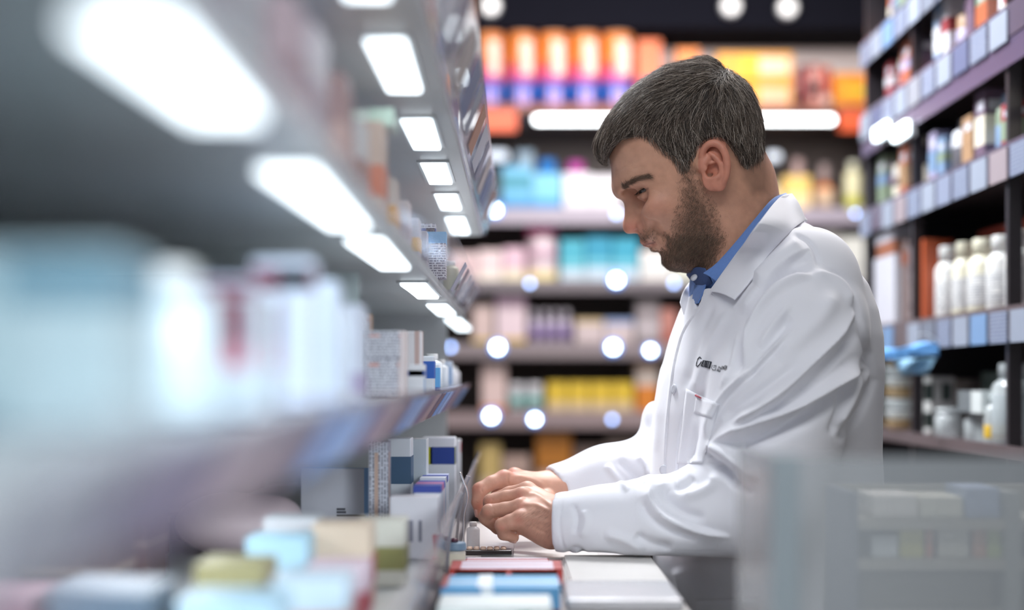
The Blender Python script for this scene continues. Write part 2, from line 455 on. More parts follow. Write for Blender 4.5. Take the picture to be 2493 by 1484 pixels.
def finger(g, pts, rad, k=.003): return g.chain([W(*p) for p in pts], rad, k)
def build_hand(near=True):
    h = .0013
    if near:
        lo = W(1150, 1350, 1.74); hi = W(1440, 1150, 1.93)
        g = Grid((-.062, 1.745, .945), (.095, 1.915, 1.075), h)
        # back of the hand: metacarpals from the wrist to four knuckles
        wr = [(1352, 1238, 1.835), (1352, 1255, 1.818), (1352, 1276, 1.803), (1350, 1298, 1.797)]
        kn = [(1284, 1192, 1.862), (1272, 1206, 1.842), (1270, 1232, 1.822), (1268, 1262, 1.806)]
        palm = None
        for a, b, r in zip(wr, kn, (.0145, .0140, .0140, .0140)):
            c = g.cap(W(*a), W(*b), r + .001, r - .0045)
            palm = c if palm is None else smin(palm, c, .012)
        palm = smin(palm, g.cap(W(1335, 1302, 1.80), W(1275, 1283, 1.815), .0135, .0100), .012)          # heel of the hand
        palm = smin(palm, g.cap(W(1390, 1262, 1.80), W(1350, 1268, 1.808), .0265, .0250), .02)           # wrist
        palm = smin(palm, g.cap(W(1500, 1268, 1.77), W(1390, 1264, 1.80), .030, .0265), .01)
        fs = [
            ([(1272, 1206, 1.842), (1232, 1210, 1.848), (1194, 1220, 1.852), (1190, 1245, 1.858), (1203, 1266, 1.858)], [.0105, .0088, .0090, .0078, .0066]),     # middle
            ([(1268, 1234, 1.822), (1228, 1239, 1.826), (1190, 1244, 1.830), (1181, 1259, 1.836), (1198, 1273, 1.842)], [.0105, .0086, .0088, .0080, .0062]),     # ring
            ([(1266, 1264, 1.806), (1242, 1270, 1.805), (1222, 1278, 1.806), (1226, 1299, 1.812), (1252, 1309, 1.816)], [.0108, .0092, .0086, .0074, .0058]),     # little
            ([(1284, 1192, 1.862), (1240, 1200, 1.872), (1204, 1216, 1.878), (1192, 1242, 1.878), (1188, 1262, 1.874)], [.0100, .0086, .0086, .0074, .0064]),     # index
            ([(1325, 1262, 1.862), (1285, 1272, 1.880), (1240, 1280, 1.884), (1212, 1284, 1.876), (1180, 1266, 1.868)], [.0130, .0112, .0092, .0080, .0060]),     # thumb
        ]
    else:
        g = Grid((-.075, 1.885, .965), (.125, 2.085, 1.085), h)
        wr = [(1360, 1190, 1.975), (1362, 1185, 1.990), (1364, 1188, 2.005), (1366, 1195, 2.020)]
        kn = [(1226, 1166, 1.950), (1252, 1158, 1.975), (1266, 1165, 2.000), (1278, 1178, 2.022)]
        palm = None
        for a, b, r in zip(wr, kn, (.0150, .0145, .0140, .0135)):
            c = g.cap(W(*a), W(*b), r + .001, r - .0050)
            palm = c if palm is None else smin(palm, c, .012)
        palm = smin(palm, g.cap(W(1330, 1210, 1.965), W(1250, 1195, 1.965), .015, .010), .012)
        palm = smin(palm, g.cap(W(1430, 1190, 2.0), W(1345, 1194, 1.995), .0255, .0235), .02)
        fs = [
            ([(1228, 1164, 1.950), (1196, 1175, 1.940), (1168, 1192, 1.932), (1163, 1222, 1.930), (1168, 1250, 1.928)], [.0110, .0094, .0098, .0080, .0064]),     # index
            ([(1252, 1158, 1.975), (1232, 1170, 1.968), (1216, 1186, 1.962), (1206, 1215, 1.956), (1198, 1246, 1.950)], [.0105, .0092, .0092, .0078, .0064]),     # middle
            ([(1266, 1165, 2.000), (1242, 1182, 1.994), (1222, 1202, 1.988), (1214, 1228, 1.980), (1210, 1252, 1.972)], [.0100, .0088, .0088, .0074, .0062]),     # ring
            ([(1278, 1178, 2.022), (1258, 1196, 2.018), (1240, 1214, 2.012), (1232, 1236, 2.004), (1228, 1256, 1.996)], [.0095, .0078, .0078, .0066, .0056]),     # little
            ([(1330, 1215, 1.950), (1285, 1228, 1.925), (1240, 1240, 1.918), (1205, 1252, 1.916), (1180, 1262, 1.918)], [.0130, .0115, .0098, .0085, .0066]),     # thumb
        ]
    f = palm
    ff = None
    for p, r in fs:
        c = finger(g, p, r)
        ff = c if ff is None else smin(ff, c, .0006)
        # knuckle swelling
        c2 = g.ell(W(*p[0]), (r[0] * .90,) * 3)
        f = smin(f, c2, .005)
    f = smin(f, ff, .0045)
    # knuckle creases and nails are pressed in afterwards
    V, Q = surface_nets(g, f)
    V = relax(V, Q, 2, .4)
    nails = []
    for (p, r) in fs:
        a = W(*p[-2]); b = W(*p[-1]); d = b - a; d /= np.linalg.norm(d)
        nails.append((b, d, r[-1]))
    return V, Q, nails

skin = bpy.data.materials.new('skin'); skin.use_nodes = True
def skin_nodes():
    nt = skin.node_tree; b = nt.nodes['Principled BSDF']
    at = nt.nodes.new('ShaderNodeVertexColor'); at.layer_name = 'tint'
    tc = nt.nodes.new('ShaderNodeTexCoord'); n = nt.nodes.new('ShaderNodeTexNoise'); n.inputs['Scale'].default_value = 90; n.inputs['Detail'].default_value = 6
    n2 = nt.nodes.new('ShaderNodeTexVoronoi'); n2.inputs['Scale'].default_value = 900
    nt.links.new(tc.outputs['Object'], n.inputs['Vector']); nt.links.new(tc.outputs['Object'], n2.inputs['Vector'])
    mp = nt.nodes.new('ShaderNodeMapRange'); mp.inputs['To Min'].default_value = .80; mp.inputs['To Max'].default_value = 1.18
    nt.links.new(n.outputs['Fac'], mp.inputs['Value'])
    mx = nt.nodes.new('ShaderNodeVectorMath'); mx.operation = 'SCALE'
    nt.links.new(at.outputs['Color'], mx.inputs[0]); nt.links.new(mp.outputs[0], mx.inputs['Scale'])
    nt.links.new(mx.outputs[0], b.inputs['Base Color'])
    bp = nt.nodes.new('ShaderNodeBump'); bp.inputs['Strength'].default_value = .12; bp.inputs['Distance'].default_value = .0006
    nt.links.new(n2.outputs['Distance'], bp.inputs['Height']); nt.links.new(bp.outputs['Normal'], b.inputs['Normal'])
    b.inputs['Roughness'].default_value = .48; b.inputs['Specular IOR Level'].default_value = .4
    b.inputs['Subsurface Weight'].default_value = .12; b.inputs['Subsurface Radius'].default_value = (.008, .003, .0015); b.inputs['Subsurface Scale'].default_value = 1.
skin_nodes()
MATS['skin'] = skin

def blob(px, py, cx, cy, sx, sy): return np.exp(-((px - cx) / sx) ** 2 - ((py - cy) / sy) ** 2)
BEARD = [(1655, 395), (1682, 395), (1700, 430), (1722, 470), (1742, 500), (1760, 545), (1770, 590), (1740, 640), (1690, 668), (1640, 666), (1612, 650), (1606, 622), (1584, 604), (1590, 598), (1600, 606), (1622, 600),
         (1618, 580), (1604, 574), (1585, 583), (1566, 588), (1556, 572), (1566, 562), (1584, 558), (1600, 562), (1630, 570), (1642, 540), (1650, 500), (1655, 460), (1650, 420)]

hv, hq = build_head()
def near_px(V):
    return to_px(np.column_stack([V[:, 0], Y0 - np.abs(V[:, 1] - Y0), V[:, 2]]))
px, py = near_px(hv)
lat = np.abs(hv[:, 1] - Y0)
N = vnormals(hv, hq)
base = np.array(s2l((200, 150, 124)))
C = np.tile(base, (len(hv), 1))
def mixc(C, m, c): return C * (1 - m[:, None]) + np.array(s2l(c))[None, :] * m[:, None]
C = mixc(C, .55 * blob(px, py, 1535, 555, 30, 22), (196, 112, 98))        # nose tip and wing
C = mixc(C, .40 * blob(px, py, 1600, 500, 40, 30), (205, 135, 115))
earm = (lat > .0735) & (px > 1700) & (px < 1785) & (py > 335) & (py < 475)
C = mixc(C, .55 * earm, (206, 124, 104))
C = mixc(C, .30 * blob(px, py, 1530, 400, 50, 45), (210, 172, 150))
bd = poly_sdf(px, py, BEARD)
bm_ = np.clip(-bd / 34 + .12, 0, 1) ** .8
C = mixc(C, bm_ * .52, (96, 68, 52))
hair_stub = poly_sdf(px, py, [(1700, 340), (1790, 395), (1800, 440), (1830, 480), (1880, 480), (1880, 300)])
C = mixc(C, np.clip(-hair_stub / 20, 0, 1) * .5 * (lat < .075), (84, 62, 50))
lipm = np.clip(1 - seg_dist(px, py, [(1568, 592), (1590, 594), (1611, 582)])[0] / 9, 0, 1) * (lat < .024) * (px < 1612)
C = mixc(C, np.clip(lipm * 1.4, 0, .65), (178, 114, 98))
LP = [(1566, 598), (1577, 594), (1592, 590), (1613, 580)]
C = mixc(C, np.clip(1 - seg_dist(px, py, LP)[0] / 3.2, 0, 1) * .8 * (lat < .026), (84, 42, 38))
brow = np.clip(1 - seg_dist(px, py, [(1519, 456), (1532, 445), (1552, 434), (1578, 428)])[0] / 7, 0, 1) * (lat > .006) * (lat < .064)
C = mixc(C, np.clip(brow * 1.1, 0, .6), (70, 50, 40))
C = mixc(C, np.clip(1 - seg_dist(px, py, [(1552, 470), (1562, 467), (1577, 459)])[0] / 4, 0, 1) * .7, (70, 40, 34))
# forehead lines, crow's feet pressed in
wr_ = [([(1494, 420), (1512, 412), (1530, 402), (1544, 395)], 2.0, .0009, 'groove'), ([(1525, 425), (1540, 412), (1560, 406), (1580, 408)], 2.2, .0006, 'groove'),
       ([(1590, 460), (1600, 464), (1612, 470)], 2.0, .0004, 'groove'), ([(1586, 540), (1600, 556), (1612, 568), (1622, 582)], 5., .0010, 'groove'),
       ([(1551, 482), (1565, 488), (1580, 484)], 3., .0006, 'groove')]
hv = sculpt(hv, N, wr_)

hands = [build_hand(True), build_hand(False)]
# the rest of the body, hidden under the clothes: trunk, arms and legs
g = Grid((.14, 1.69, .84), (.50, 2.19, 1.36), .007)
tb = g.ell(W(1870, 930, 1.94), (.108, .150, .17)); tb = smin(tb, g.ell(W(1868, 1130, 1.94), (.110, .150, .16)), .05)
tb = smin(tb, g.cap(W(1935, 700, 1.82), W(1930, 700, 2.07), .045, .045), .05)
tb = smin(tb, g.cap(W(1865, 640, 1.93), W(1890, 760, 1.94), .045, .055), .04)
tv, tq = surface_nets(g, tb)
g = Grid((-.06, 1.60, .93), (.46, 2.16, 1.34), .006)
arm = g.chain([W(1950, 710, 1.82), W(1885, 1240, 1.765), W(1500, 1275, 1.79), W(1370, 1272, 1.80)], [.045, .036, .029, .022], .02)
arm = smin(arm, g.chain([W(1930, 730, 2.07), W(1740, 1130, 2.05), W(1500, 1180, 2.02), W(1390, 1192, 2.0)], [.045, .036, .028, .021], .02), .01)
av, aq = surface_nets(g, arm)
Vs, Qs, Cs = [], [], []
off = 0
def push(V, Q, C):
    global off
    Vs.append(V); Qs.append(Q + off); Cs.append(C); off += len(V)
push(hv, hq, C)
handC = []
for (v, q, nails), nr in zip(hands, (True, False)):
    n_ = vnormals(v, q); hx, hy = to_px(v)
    c_ = np.tile(np.array(s2l((206, 156, 134))), (len(v), 1))
    if nr:
        st = [([(1300, 1195), (1275, 1215), (1250, 1235)], 6, .0012, 'groove'), ([(1340, 1245), (1305, 1228), (1275, 1228)], 5, .0014, 'ridge'), ([(1345, 1232), (1310, 1205), (1285, 1200)], 5, .0014, 'ridge'),
              ([(1340, 1275), (1300, 1262), (1268, 1262)], 6, .0010, 'ridge'), ([(1200, 1212), (1196, 1222), (1199, 1232)], 2, .0006, 'groove'), ([(1204, 1236), (1201, 1246), (1204, 1254)], 2, .0006, 'groove'),
              ([(1340, 1300), (1315, 1290), (1290, 1275)], 4, .0008, 'groove')]
        v = sculpt(v, n_, st)
        for bx, by, s in ((1266, 1203, 12), (1190, 1218, 9), (1186, 1248, 9), (1222, 1284, 9), (1262, 1265, 12), (1268, 1232, 12)):
            c_ = mixc(c_, .40 * blob(hx, hy, bx, by, s, s), (202, 116, 100))
    else:
        v = sculpt(v, n_, [([(1330, 1185), (1290, 1165), (1255, 1158)], 6, .0012, 'ridge'), ([(1240, 1150), (1236, 1165), (1238, 1180)], 3, .0012, 'groove'), ([(1178, 1180), (1172, 1190), (1176, 1200)], 2.2, .0006, 'groove'), ([(1158, 1222), (1165, 1224), (1173, 1222)], 2., .0006, 'groove')])
        for bx, by, s in ((1250, 1145, 12), (1222, 1150, 10), (1160, 1185, 12), (1165, 1235, 12)):
            c_ = mixc(c_, .45 * blob(hx, hy, bx, by, s, s), (204, 116, 100))
    push(v, q, c_); handC.append(v)
for V_, Q_ in ((tv, tq), (av, aq)): push(V_, Q_, np.tile(base, (len(V_), 1)))
body = quad_mesh('body', local(np.vstack(Vs)), np.vstack(Qs), skin, person)
set_colors(body, np.vstack(Cs))
# finger nails
nm = mat('finger_nail', s2l((226, 176, 162)), .3)
def nail(p, d, up, r):
    d = Vector(d).normalized(); up = Vector(up); up = (up - d * up.dot(d)).normalized(); s = d.cross(up)
    bm = bmesh.new(); vs = []
    for i in range(5):
        for j in range(5):
            a = (i / 4 - .5) * 1.5; l = (j / 4 - .5)
            rr = r * 1.03 * (1 - .10 * (l + .5) ** 2)
            vs.append(bm.verts.new(Vector(p) + s * math.sin(a) * rr * (1 - .25 * (abs(l) * 2) ** 3) + up * math.cos(a) * rr + d * l * r * 1.7))
    for i in range(4):
        for j in range(4): bm.faces.new((vs[i * 5 + j], vs[i * 5 + j + 1], vs[i * 5 + j + 6], vs[i * 5 + j + 5]))
    o = from_bm('finger_nail', bm, nm, person, True); o.location = -Vector((.33, Y0, 0))
    md = o.modifiers.new('s', 'SOLIDIFY'); md.thickness = .0004
nail(W(1249, 1309, 1.8165), (1, .15, -.4), (.15, -.75, -.65), .0058)
nail(W(1167, 1246, 1.928), (.1, 0, -1), (-1, -.5, 0), .0066)
# eyes
ew = mat('eyeball', (.22, .20, .19), .25); ei = mat('iris', (.045, .035, .03), .15)
for s in (1, -1):
    c = eye_centre(s)
    o = lathe('eye', [(.0122 * math.sin(t), -.0122 * math.cos(t)) for t in np.linspace(.02, 3.12, 20)], ew, person, 24); o.location = Vector(c) - Vector((.33, Y0, 0))
    q = lathe('iris', [(.0062 * k, .0124 - .0017 * k * k) for k in (.02, .4, .8, 1.0)] , ei, o, 20)
    q.rotation_euler = Vector((-.90, -.12 * s, -.40)).to_track_quat('Z', 'Y').to_euler()
# ------------------------------------------------------------------ hair
ORG = Vector((.33, Y0, 0))
HAIR = [(1482, 399), (1466, 390), (1452, 374), (1449, 352), (1462, 318), (1490, 270), (1533, 226), (1578, 193), (1615, 170), (1667, 156), (1702, 147), (1738, 154), (1776, 178), (1817, 217), (1840, 260),
        (1854, 305), (1857, 376), (1862, 440), (1871, 474), (1862, 478), (1845, 464), (1828, 442), (1812, 412), (1795, 388), (1782, 364), (1765, 348), (1740, 340), (1718, 348), (1702, 362), (1692, 385),
        (1684, 405), (1670, 422), (1655, 424), (1643, 406), (1625, 386), (1600, 366), (1575, 341), (1550, 330), (1520, 336), (1497, 362), (1486, 388)]
g = Grid((.09, Y0 - .105, 1.38), (.36, Y0 + .105, 1.62), .0016)
w = field2d(g, WID, 38.) + field2d(g, [(1500, 300, .004), (1600, 250, .009), (1700, 330, .0045), (1820, 350, .004), (1860, 460, .001), (1700, 180, .008), (1620, 390, .002), (1480, 380, -.004)], 35.)
r = np.minimum(field2d(g, RND, 45.), w - .002)
# solid outline of hair joined to the skull behind it, then trimmed at the hairline
OUT = HAIR[:19] + [(1850, 520), (1700, 560), (1560, 480), (1490, 430)]
f1 = extr(g, hpoly(OUT, 3), w, r)
A, B = np.meshgrid(g.ax[0].astype(float), g.ax[2].astype(float), indexing='ij')
def hp2(p, i):
    w_ = W(p[0], p[1], Y0 if i < 19 else Y0 - .070); return (w_[0], w_[2])
trim = poly_sdf(A, B, smooth_poly([hp2(p, i) for i, p in enumerate(HAIR)], 3))[:, None, :].astype(np.float32)
f1 = smax(f1 + .0018, trim + .0025, .005)
cv, cq = surface_nets(g, f1); cv = relax(cv, cq, 2, .4)
hair_m = bpy.data.materials.new('dark_hair'); hair_m.use_nodes = True
hair_m.node_tree.nodes['Principled BSDF'].inputs['Base Color'].default_value = (.022, .015, .011, 1)
hair_m.node_tree.nodes['Principled BSDF'].inputs['Roughness'].default_value = .6
hair = quad_mesh('hair', local(cv), cq, hair_m, person)

def strand_mat(name, stops, rough=.38):
    m = bpy.data.materials.new(name); m.use_nodes = True; nt = m.node_tree; b = nt.nodes['Principled BSDF']
    hi = nt.nodes.new('ShaderNodeHairInfo'); rp = nt.nodes.new('ShaderNodeValToRGB')
    cr = rp.color_ramp
    while len(cr.elements) < len(stops): cr.elements.new(.5)
    for e, (p, c) in zip(cr.elements, stops): e.position = p; e.color = (*c, 1)
    nt.links.new(hi.outputs['Random'], rp.inputs['Fac']); nt.links.new(rp.outputs['Color'], b.inputs['Base Color'])
    b.inputs['Roughness'].default_value = rough; b.inputs['Specular IOR Level'].default_value = .5
    return m
hs_m = strand_mat('hair_strand', [(0, (.022, .015, .011)), (.36, (.065, .046, .033)), (.62, (.15, .11, .083)), (.86, (.32, .255, .205)), (1., (.70, .62, .54))])
bs_m = strand_mat('beard_strand', [(0, (.045, .027, .018)), (.4, (.11, .067, .043)), (.8, (.23, .15, .098)), (1., (.40, .30, .22))])
def curves(name, strands, rad, m, parent):
    hc = bpy.data.hair_curves.new(name)
    hc.add_curves([len(s) for s in strands])
    P = np.concatenate(strands) - np.array(ORG)
    hc.attributes['position'].data.foreach_set('vector', P.astype(np.float32).ravel())
    ra = hc.attributes.get('radius') or hc.attributes.new('radius', 'FLOAT', 'POINT')
    rr = np.concatenate([np.linspace(1, .25, len(s)) * rad for s in strands])
    ra.data.foreach_set('value', rr.astype(np.float32))
    o = bpy.data.objects.new(name, hc); COL.objects.link(o); hc.materials.append(m); o.parent = parent
    return o
def flow_at(px, py, ctrl, s):
    "direction in the picture plane from arrows (x, y, dx, dy)"
    C = np.array(ctrl, float); w = np.exp(-((C[:, 0] - px) ** 2 + (C[:, 1] - py) ** 2) / (2 * s * s)) + 1e-7
    d = (w[:, None] * C[:, 2:4] / np.hypot(C[:, 2], C[:, 3])[:, None]).sum(0); return d / (np.hypot(*d) + 1e-9)
FLOW = [(1735, 175, -1, .1), (1700, 150, -1, .05), (1650, 165, -1, .30), (1590, 195, -.92, .45), (1540, 230, -.85, .6), (1490, 290, -.70, .75), (1460, 345, -.45, .9), (1700, 200, -.75, .55), (1640, 220, -.92, .5),
        (1580, 260, -.95, .45), (1530, 300, -.9, .55), (1500, 350, -.8, .6), (1560, 320, -.35, .9), (1600, 290, -.55, .85), (1590, 340, .25, .95), (1630, 380, .45, .9), (1660, 330, .1, 1), (1690, 270, -.35, .95),
        (1720, 320, .15, 1), (1670, 400, .2, 1), (1750, 230, -.1, 1), (1740, 310, .45, .9), (1780, 200, .35, .95), (1800, 280, .1, 1), (1830, 240, .4, .9), (1850, 320, .05, 1), (1800, 350, .25, 1), (1840, 420, .2, 1), (1868, 465, .3, 1), (1690, 230, -.6, .75)]
def grow(BV, V, N, n, ctrl, s, length, lift, step=6, jit=.22, ymin=None, rad_clump=.12):
    out = []
    idx = RNG.integers(0, len(V), n)
    up_x, up_z = near_px(V) if Y0 > 1.9 else to_px(V)
    for i in idx:
        p = Vector(V[i]); nrm = Vector(N[i]); x, y = up_x[i], up_z[i]
        L = length(x, y) * (.65 + .6 * random.random()); lf = lift(x, y)
        free = random.random() ** 2 * .8 if not (x < 1510 and y > 300) else .15
        a = random.gauss(0, jit) + rad_clump * math.sin(x * .11 + 3 * math.sin(y * .05)) + rad_clump * math.sin(y * .13 + V[i][1] * 300)
        pts = []; q = p - nrm * .0015; k = step
        for j in range(k):
            yn = Y0 - abs(q.y - Y0) if Y0 > 1.9 else q.y; X = CX + q.x * F / yn; Yp = CY + (CAMZ - q.z) * F / yn
            d = flow_at(X, Yp, ctrl, s); d = (d[0] * math.cos(a) - d[1] * math.sin(a), d[0] * math.sin(a) + d[1] * math.cos(a))
            D = Vector((d[0], 0, -d[1]))
            pts.append(np.array(q))
            hit = BV.find_nearest(q)
            nn = hit[1]; 
            if nn.dot(nrm) < 0: nn = -nn
            D = (D - nn * D.dot(nn)); 
            if D.length < .15: D = Vector((0, 0, -1)) - nn * nn.dot(Vector((0, 0, -1)))
            D.normalize(); t = (j + 1) / k
            target = hit[0] + nn * (lf * t - .0012)
            dist = (q - hit[0]).length
            q = q + D * (L / k)
            h2 = BV.find_nearest(q)
            if h2[0] is not None:
                n2 = h2[1]
                base = h2[0] + n2 * (lf * t ** .8 + .0002)
                if dist < .02 and (q - h2[0]).length < .0045 + lf: q = q.lerp(base, .8 if t < .62 else free)
        out.append(np.array(pts + [np.array(q)]))
    return out
bvh = BVHTree.FromPolygons([tuple(v) for v in cv], [tuple(int(k) for k in q) for q in cq])
cn = vnormals(cv, cq)
cx_, cy_ = to_px(np.column_stack([cv[:, 0], np.full(len(cv), Y0), cv[:, 2]]))
keep = np.where(~((np.abs(cn[:, 1]) < .5) & (cn[:, 2] < -.3)))[0]
def hlen(x, y):
    if y > 400 and x > 1780: return .011
    if x > 1690 and y > 290: return .018
    if x < 1520: return .030 + .012 * random.random()
    return .028
def hlift(x, y):
    v = .4 + 1.2 * random.random()
    if y > 380 and x > 1700: return .0012 * v
    if y < 220: return .0062 * v
    if x < 1510: return .0055 * v
    return .0042 * v
st = grow(bvh, cv[keep], cn[keep], 21000, FLOW, 26., hlen, hlift)
curves('hair_strands', st, .00024, hs_m, hair)
# beard, moustache, brows and lashes
BFLOW = [(1660, 420, .1, 1), (1700, 460, -.1, 1), (1680, 520, -.5, .8), (1720, 560, -.6, .8), (1650, 560, -.6, .8), (1640, 600, -.3, 1), (1700, 620, -.5, .9), (1625, 640, -.1, 1), (1650, 650, 0, 1), (1575, 575, -.4, 1), (1600, 570, .4, 1), (1610, 610, -.3, 1)]
hbv = BVHTree.FromPolygons([tuple(v) for v in hv], [tuple(int(k) for k in q) for q in hq])
hn = vnormals(hv, hq)
bdist = poly_sdf(px, py, BEARD)
w_ = np.clip((-bdist + 8) / 48, 0, 1) * (lat < .074)
sel = np.where(RNG.random(len(hv)) < w_)[0]
def stubble(V, N, n, ctrl, s, length, lift, jit):
    xs, ys = near_px(V); out = []
    for i in RNG.integers(0, len(V), n):
        d = flow_at(xs[i], ys[i], ctrl, s); a = random.gauss(0, jit)
        D = np.array([d[0] * math.cos(a) - d[1] * math.sin(a), 0, -(d[0] * math.sin(a) + d[1] * math.cos(a))]); D = D - N[i] * (D @ N[i]); D /= np.linalg.norm(D) + 1e-9
        L = length(xs[i], ys[i]) * (.6 + .7 * random.random()); jj = RNG.normal(0, .0011, 3); jj -= N[i] * (jj @ N[i]); p = V[i] + jj
        out.append(np.array([p - N[i] * .0004, p + D * L * .5 + N[i] * L * lift, p + D * L + N[i] * L * lift * 1.3]))
    return out
st = stubble(hv[sel], hn[sel], 34000, BFLOW, 28., lambda x, y: .0022 if x < 1616 else .0046 if y > 570 else .0027, .30, .38)
beard = curves('beard', st, .000085, bs_m, person)
nape = np.where((poly_sdf(px, py, [(1770, 340), (1830, 450), (1868, 500), (1880, 470), (1868, 380), (1800, 340)]) < 8) & (lat < .072))[0]
sel = np.where((brow > .25) & (RNG.random(len(hv)) < brow))[0]
st = stubble(hv[sel], hn[sel], 1300, [(1520, 452, .4, -.9), (1535, 442, .8, -.5), (1560, 432, 1, -.3), (1580, 430, 1, .2)], 12., lambda x, y: .0060, .18, .28)
curves('eyebrow', st, .00010, bs_m, person)
ls = []
for s in (1, -1):
    rim = spline([eye_centre(s) + .0142 * d + np.array([0, 0, .0022]) for d in eye_slit(s)[1:]], 8)
    for i in range(70):
        t = random.random() * (len(rim) - 1.01); k = int(t); p = rim[k] * (1 - t + k) + rim[k + 1] * (t - k)
        a = p; u = t / len(rim)
        d = np.array([-.60 + .25 * u, -s * (.05 + .55 * u), -.62]); d /= np.linalg.norm(d); d += RNG.normal(0, .12, 3)
        ls.append(np.array([a, a + d * .0032, a + d * .0058 + np.array([-.0005, -s * .0005, .0006])]))
curves('eyelashes', ls, .00016, hair_m, person)
# fine hairs on the near wrist
v0 = handC[0]; q0 = hands[0][1]
n0 = vnormals(v0, q0); x0, y0 = to_px(v0)
abv = BVHTree.FromPolygons([tuple(v) for v in v0], [tuple(int(k) for k in q) for q in q0])
m0 = np.where((n0[:, 1] < .1) & (poly_sdf(x0, y0, [(1255, 1245), (1300, 1232), (1342, 1235), (1345, 1310), (1310, 1295)]) < 0))[0]
Y0s = Y0; Y0 = 1.80
st = grow(abv, v0[m0], n0[m0], 420, [(1260, 1250, -.7, .7), (1340, 1300, -.75, .65)], 40., lambda x, y: .009, lambda x, y: .0010, step=4, jit=.15)
Y0 = Y0s
curves('wrist_hair', st, .00006, bs_m, person)

# ------------------------------------------------------------------ lab coat
cloth = mat('coat_cotton', (.81, .81, .86), .78, sheen=.25, spec=.2)
def cloth_nodes(m, sc, st):
    nt = m.node_tree; b = nt.nodes['Principled BSDF']; tc = nt.nodes.new('ShaderNodeTexCoord')
    a = nt.nodes.new('ShaderNodeTexWave'); a.inputs['Scale'].default_value = sc; a.bands_direction = 'DIAGONAL'
    n = nt.nodes.new('ShaderNodeTexNoise'); n.inputs['Scale'].default_value = 14; n.inputs['Detail'].default_value = 3
    nt.links.new(tc.outputs['Object'], a.inputs['Vector']); nt.links.new(tc.outputs['Object'], n.inputs['Vector'])
    b1 = nt.nodes.new('ShaderNodeBump'); b1.inputs['Strength'].default_value = st; b1.inputs['Distance'].default_value = .0004
    b2 = nt.nodes.new('ShaderNodeBump'); b2.inputs['Strength'].default_value = .35; b2.inputs['Distance'].default_value = .004
    nt.links.new(a.outputs['Fac'], b1.inputs['Height']); nt.links.new(n.outputs['Fac'], b2.inputs['Height'])
    nt.links.new(b2.outputs['Normal'], b1.inputs['Normal']); nt.links.new(b1.outputs['Normal'], b.inputs['Normal'])
cloth_nodes(cloth, 320, .05)
YT = 1.95
SL = [(520, 1830, 1935, .050), (560, 1775, 1980, .082), (600, 1738, 2008, .118), (640, 1712, 2052, .160), (700, 1684, 2096, .185), (760, 1657, 2118, .198), (820, 1634, 2130, .204), (900, 1611, 2134, .206),
      (1000, 1594, 2130, .202), (1100, 1588, 2130, .196), (1200, 1586, 2136, .192), (1320, 1590, 2134, .194), (1480, 1600, 2136, .200), (1700, 1606, 2146, .210), (2000, 1600, 2160, .222)]
g = Grid((.02, 1.575, .60), (.50, 2.19, 1.40), .0036)
zz = g.ax[2].astype(float); pyz = CY + (CAMZ - zz) * F / YT
S = np.array(SL, float)
xf = np.interp(pyz, S[:, 0], S[:, 1]); xb = np.interp(pyz, S[:, 0], S[:, 2]); hy = np.interp(pyz, S[:, 0], S[:, 3]) * .92
cx = ((xf + xb) / 2 - CX) * YT / F; ax_ = (xb - xf) / 2 * YT / F
cx, ax_, hy = [a.astype(np.float32)[None, None, :] for a in (cx, ax_, hy)]
n_ = 2.35
qd = ((np.abs(g.X - cx) / ax_) ** n_ + (np.abs(g.Y - YT) / hy) ** n_) ** (1 / n_)
f = (qd - 1) * np.minimum(ax_, hy) * .95
f = smax(f, g.plane((0, 0, W(0, 528, YT)[2]), (0, 0, 1)), .03)
f = smax(f, -g.plane((0, 0, .64), (0, 0, 1)), .004)
A, B = np.meshgrid(g.ax[0].astype(float), g.ax[2].astype(float), indexing='ij')
OPEN = [(1840, 420), (1935, 440), (1925, 480), (1898, 494), (1850, 556), (1797, 632), (1760, 684), (1738, 704), (1690, 680), (1720, 560)]
op = poly_sdf(A, B, [(W(x, y, 1.86)[0], W(x, y, 1.86)[2]) for x, y in OPEN])[:, None, :].astype(np.float32)
op = np.maximum(op, np.abs(g.Y - 1.935) - .115)
# sleeves
NA = [(1968, 705, 1.815), (1948, 800, 1.797), (1905, 960, 1.775), (1868, 1120, 1.765), (1862, 1215, 1.762), (1800, 1258, 1.764), (1690, 1268, 1.770), (1590, 1276, 1.778), (1480, 1280, 1.786), (1330, 1278, 1.797)]
NR = [.062, .0765, .0815, .0765, .0660, .0600, .0510, .0462, .0435, .0400]
na = g.chain([W(*p) for p in NA], NR, .03)
na = smin(na, g.ell(W(1582, 1214, 1.778), (.024, .034, .024)), .02); na = smin(na, g.ell(W(1712, 1194, 1.770), (.034, .036, .026)), .022)
na = smax(na, -g.plane((0, 0, .9695), (0, 0, 1)), .008)          # the forearm rests on the counter
ca = W(1353, 1275, 1.796); cb = W(1480, 1280, 1.784)
d1 = cb - ca; d1 /= np.linalg.norm(d1); d1n = d1 + np.array([0, 0, .06])
na = smax(na, -g.plane(ca, d1n), .004)
na = smax(na, -g.cap(ca - d1 * .03, ca + d1 * .028, .0318, .0310), .0015)
fa = [(1930, 730, 2.090), (1850, 900, 2.105), (1760, 1080, 2.090), (1700, 1140, 2.075), (1600, 1150, 2.050), (1480, 1172, 2.020), (1340, 1198, 1.992)]
fr = [.062, .070, .066, .058, .050, .0445, .0360]
fa_ = g.chain([W(*p) for p in fa], fr, .03)
ga = W(1352, 1196, 1.995); gb = W(1480, 1172, 2.020); d2 = gb - ga; d2 /= np.linalg.norm(d2)
fa_ = smax(fa_, -g.plane(ga, d2 + np.array([0, 0, .18])), .004)
fa_ = smax(fa_, -g.cap(ga - d2 * .03, ga + d2 * .028, .0280, .0270), .0015)
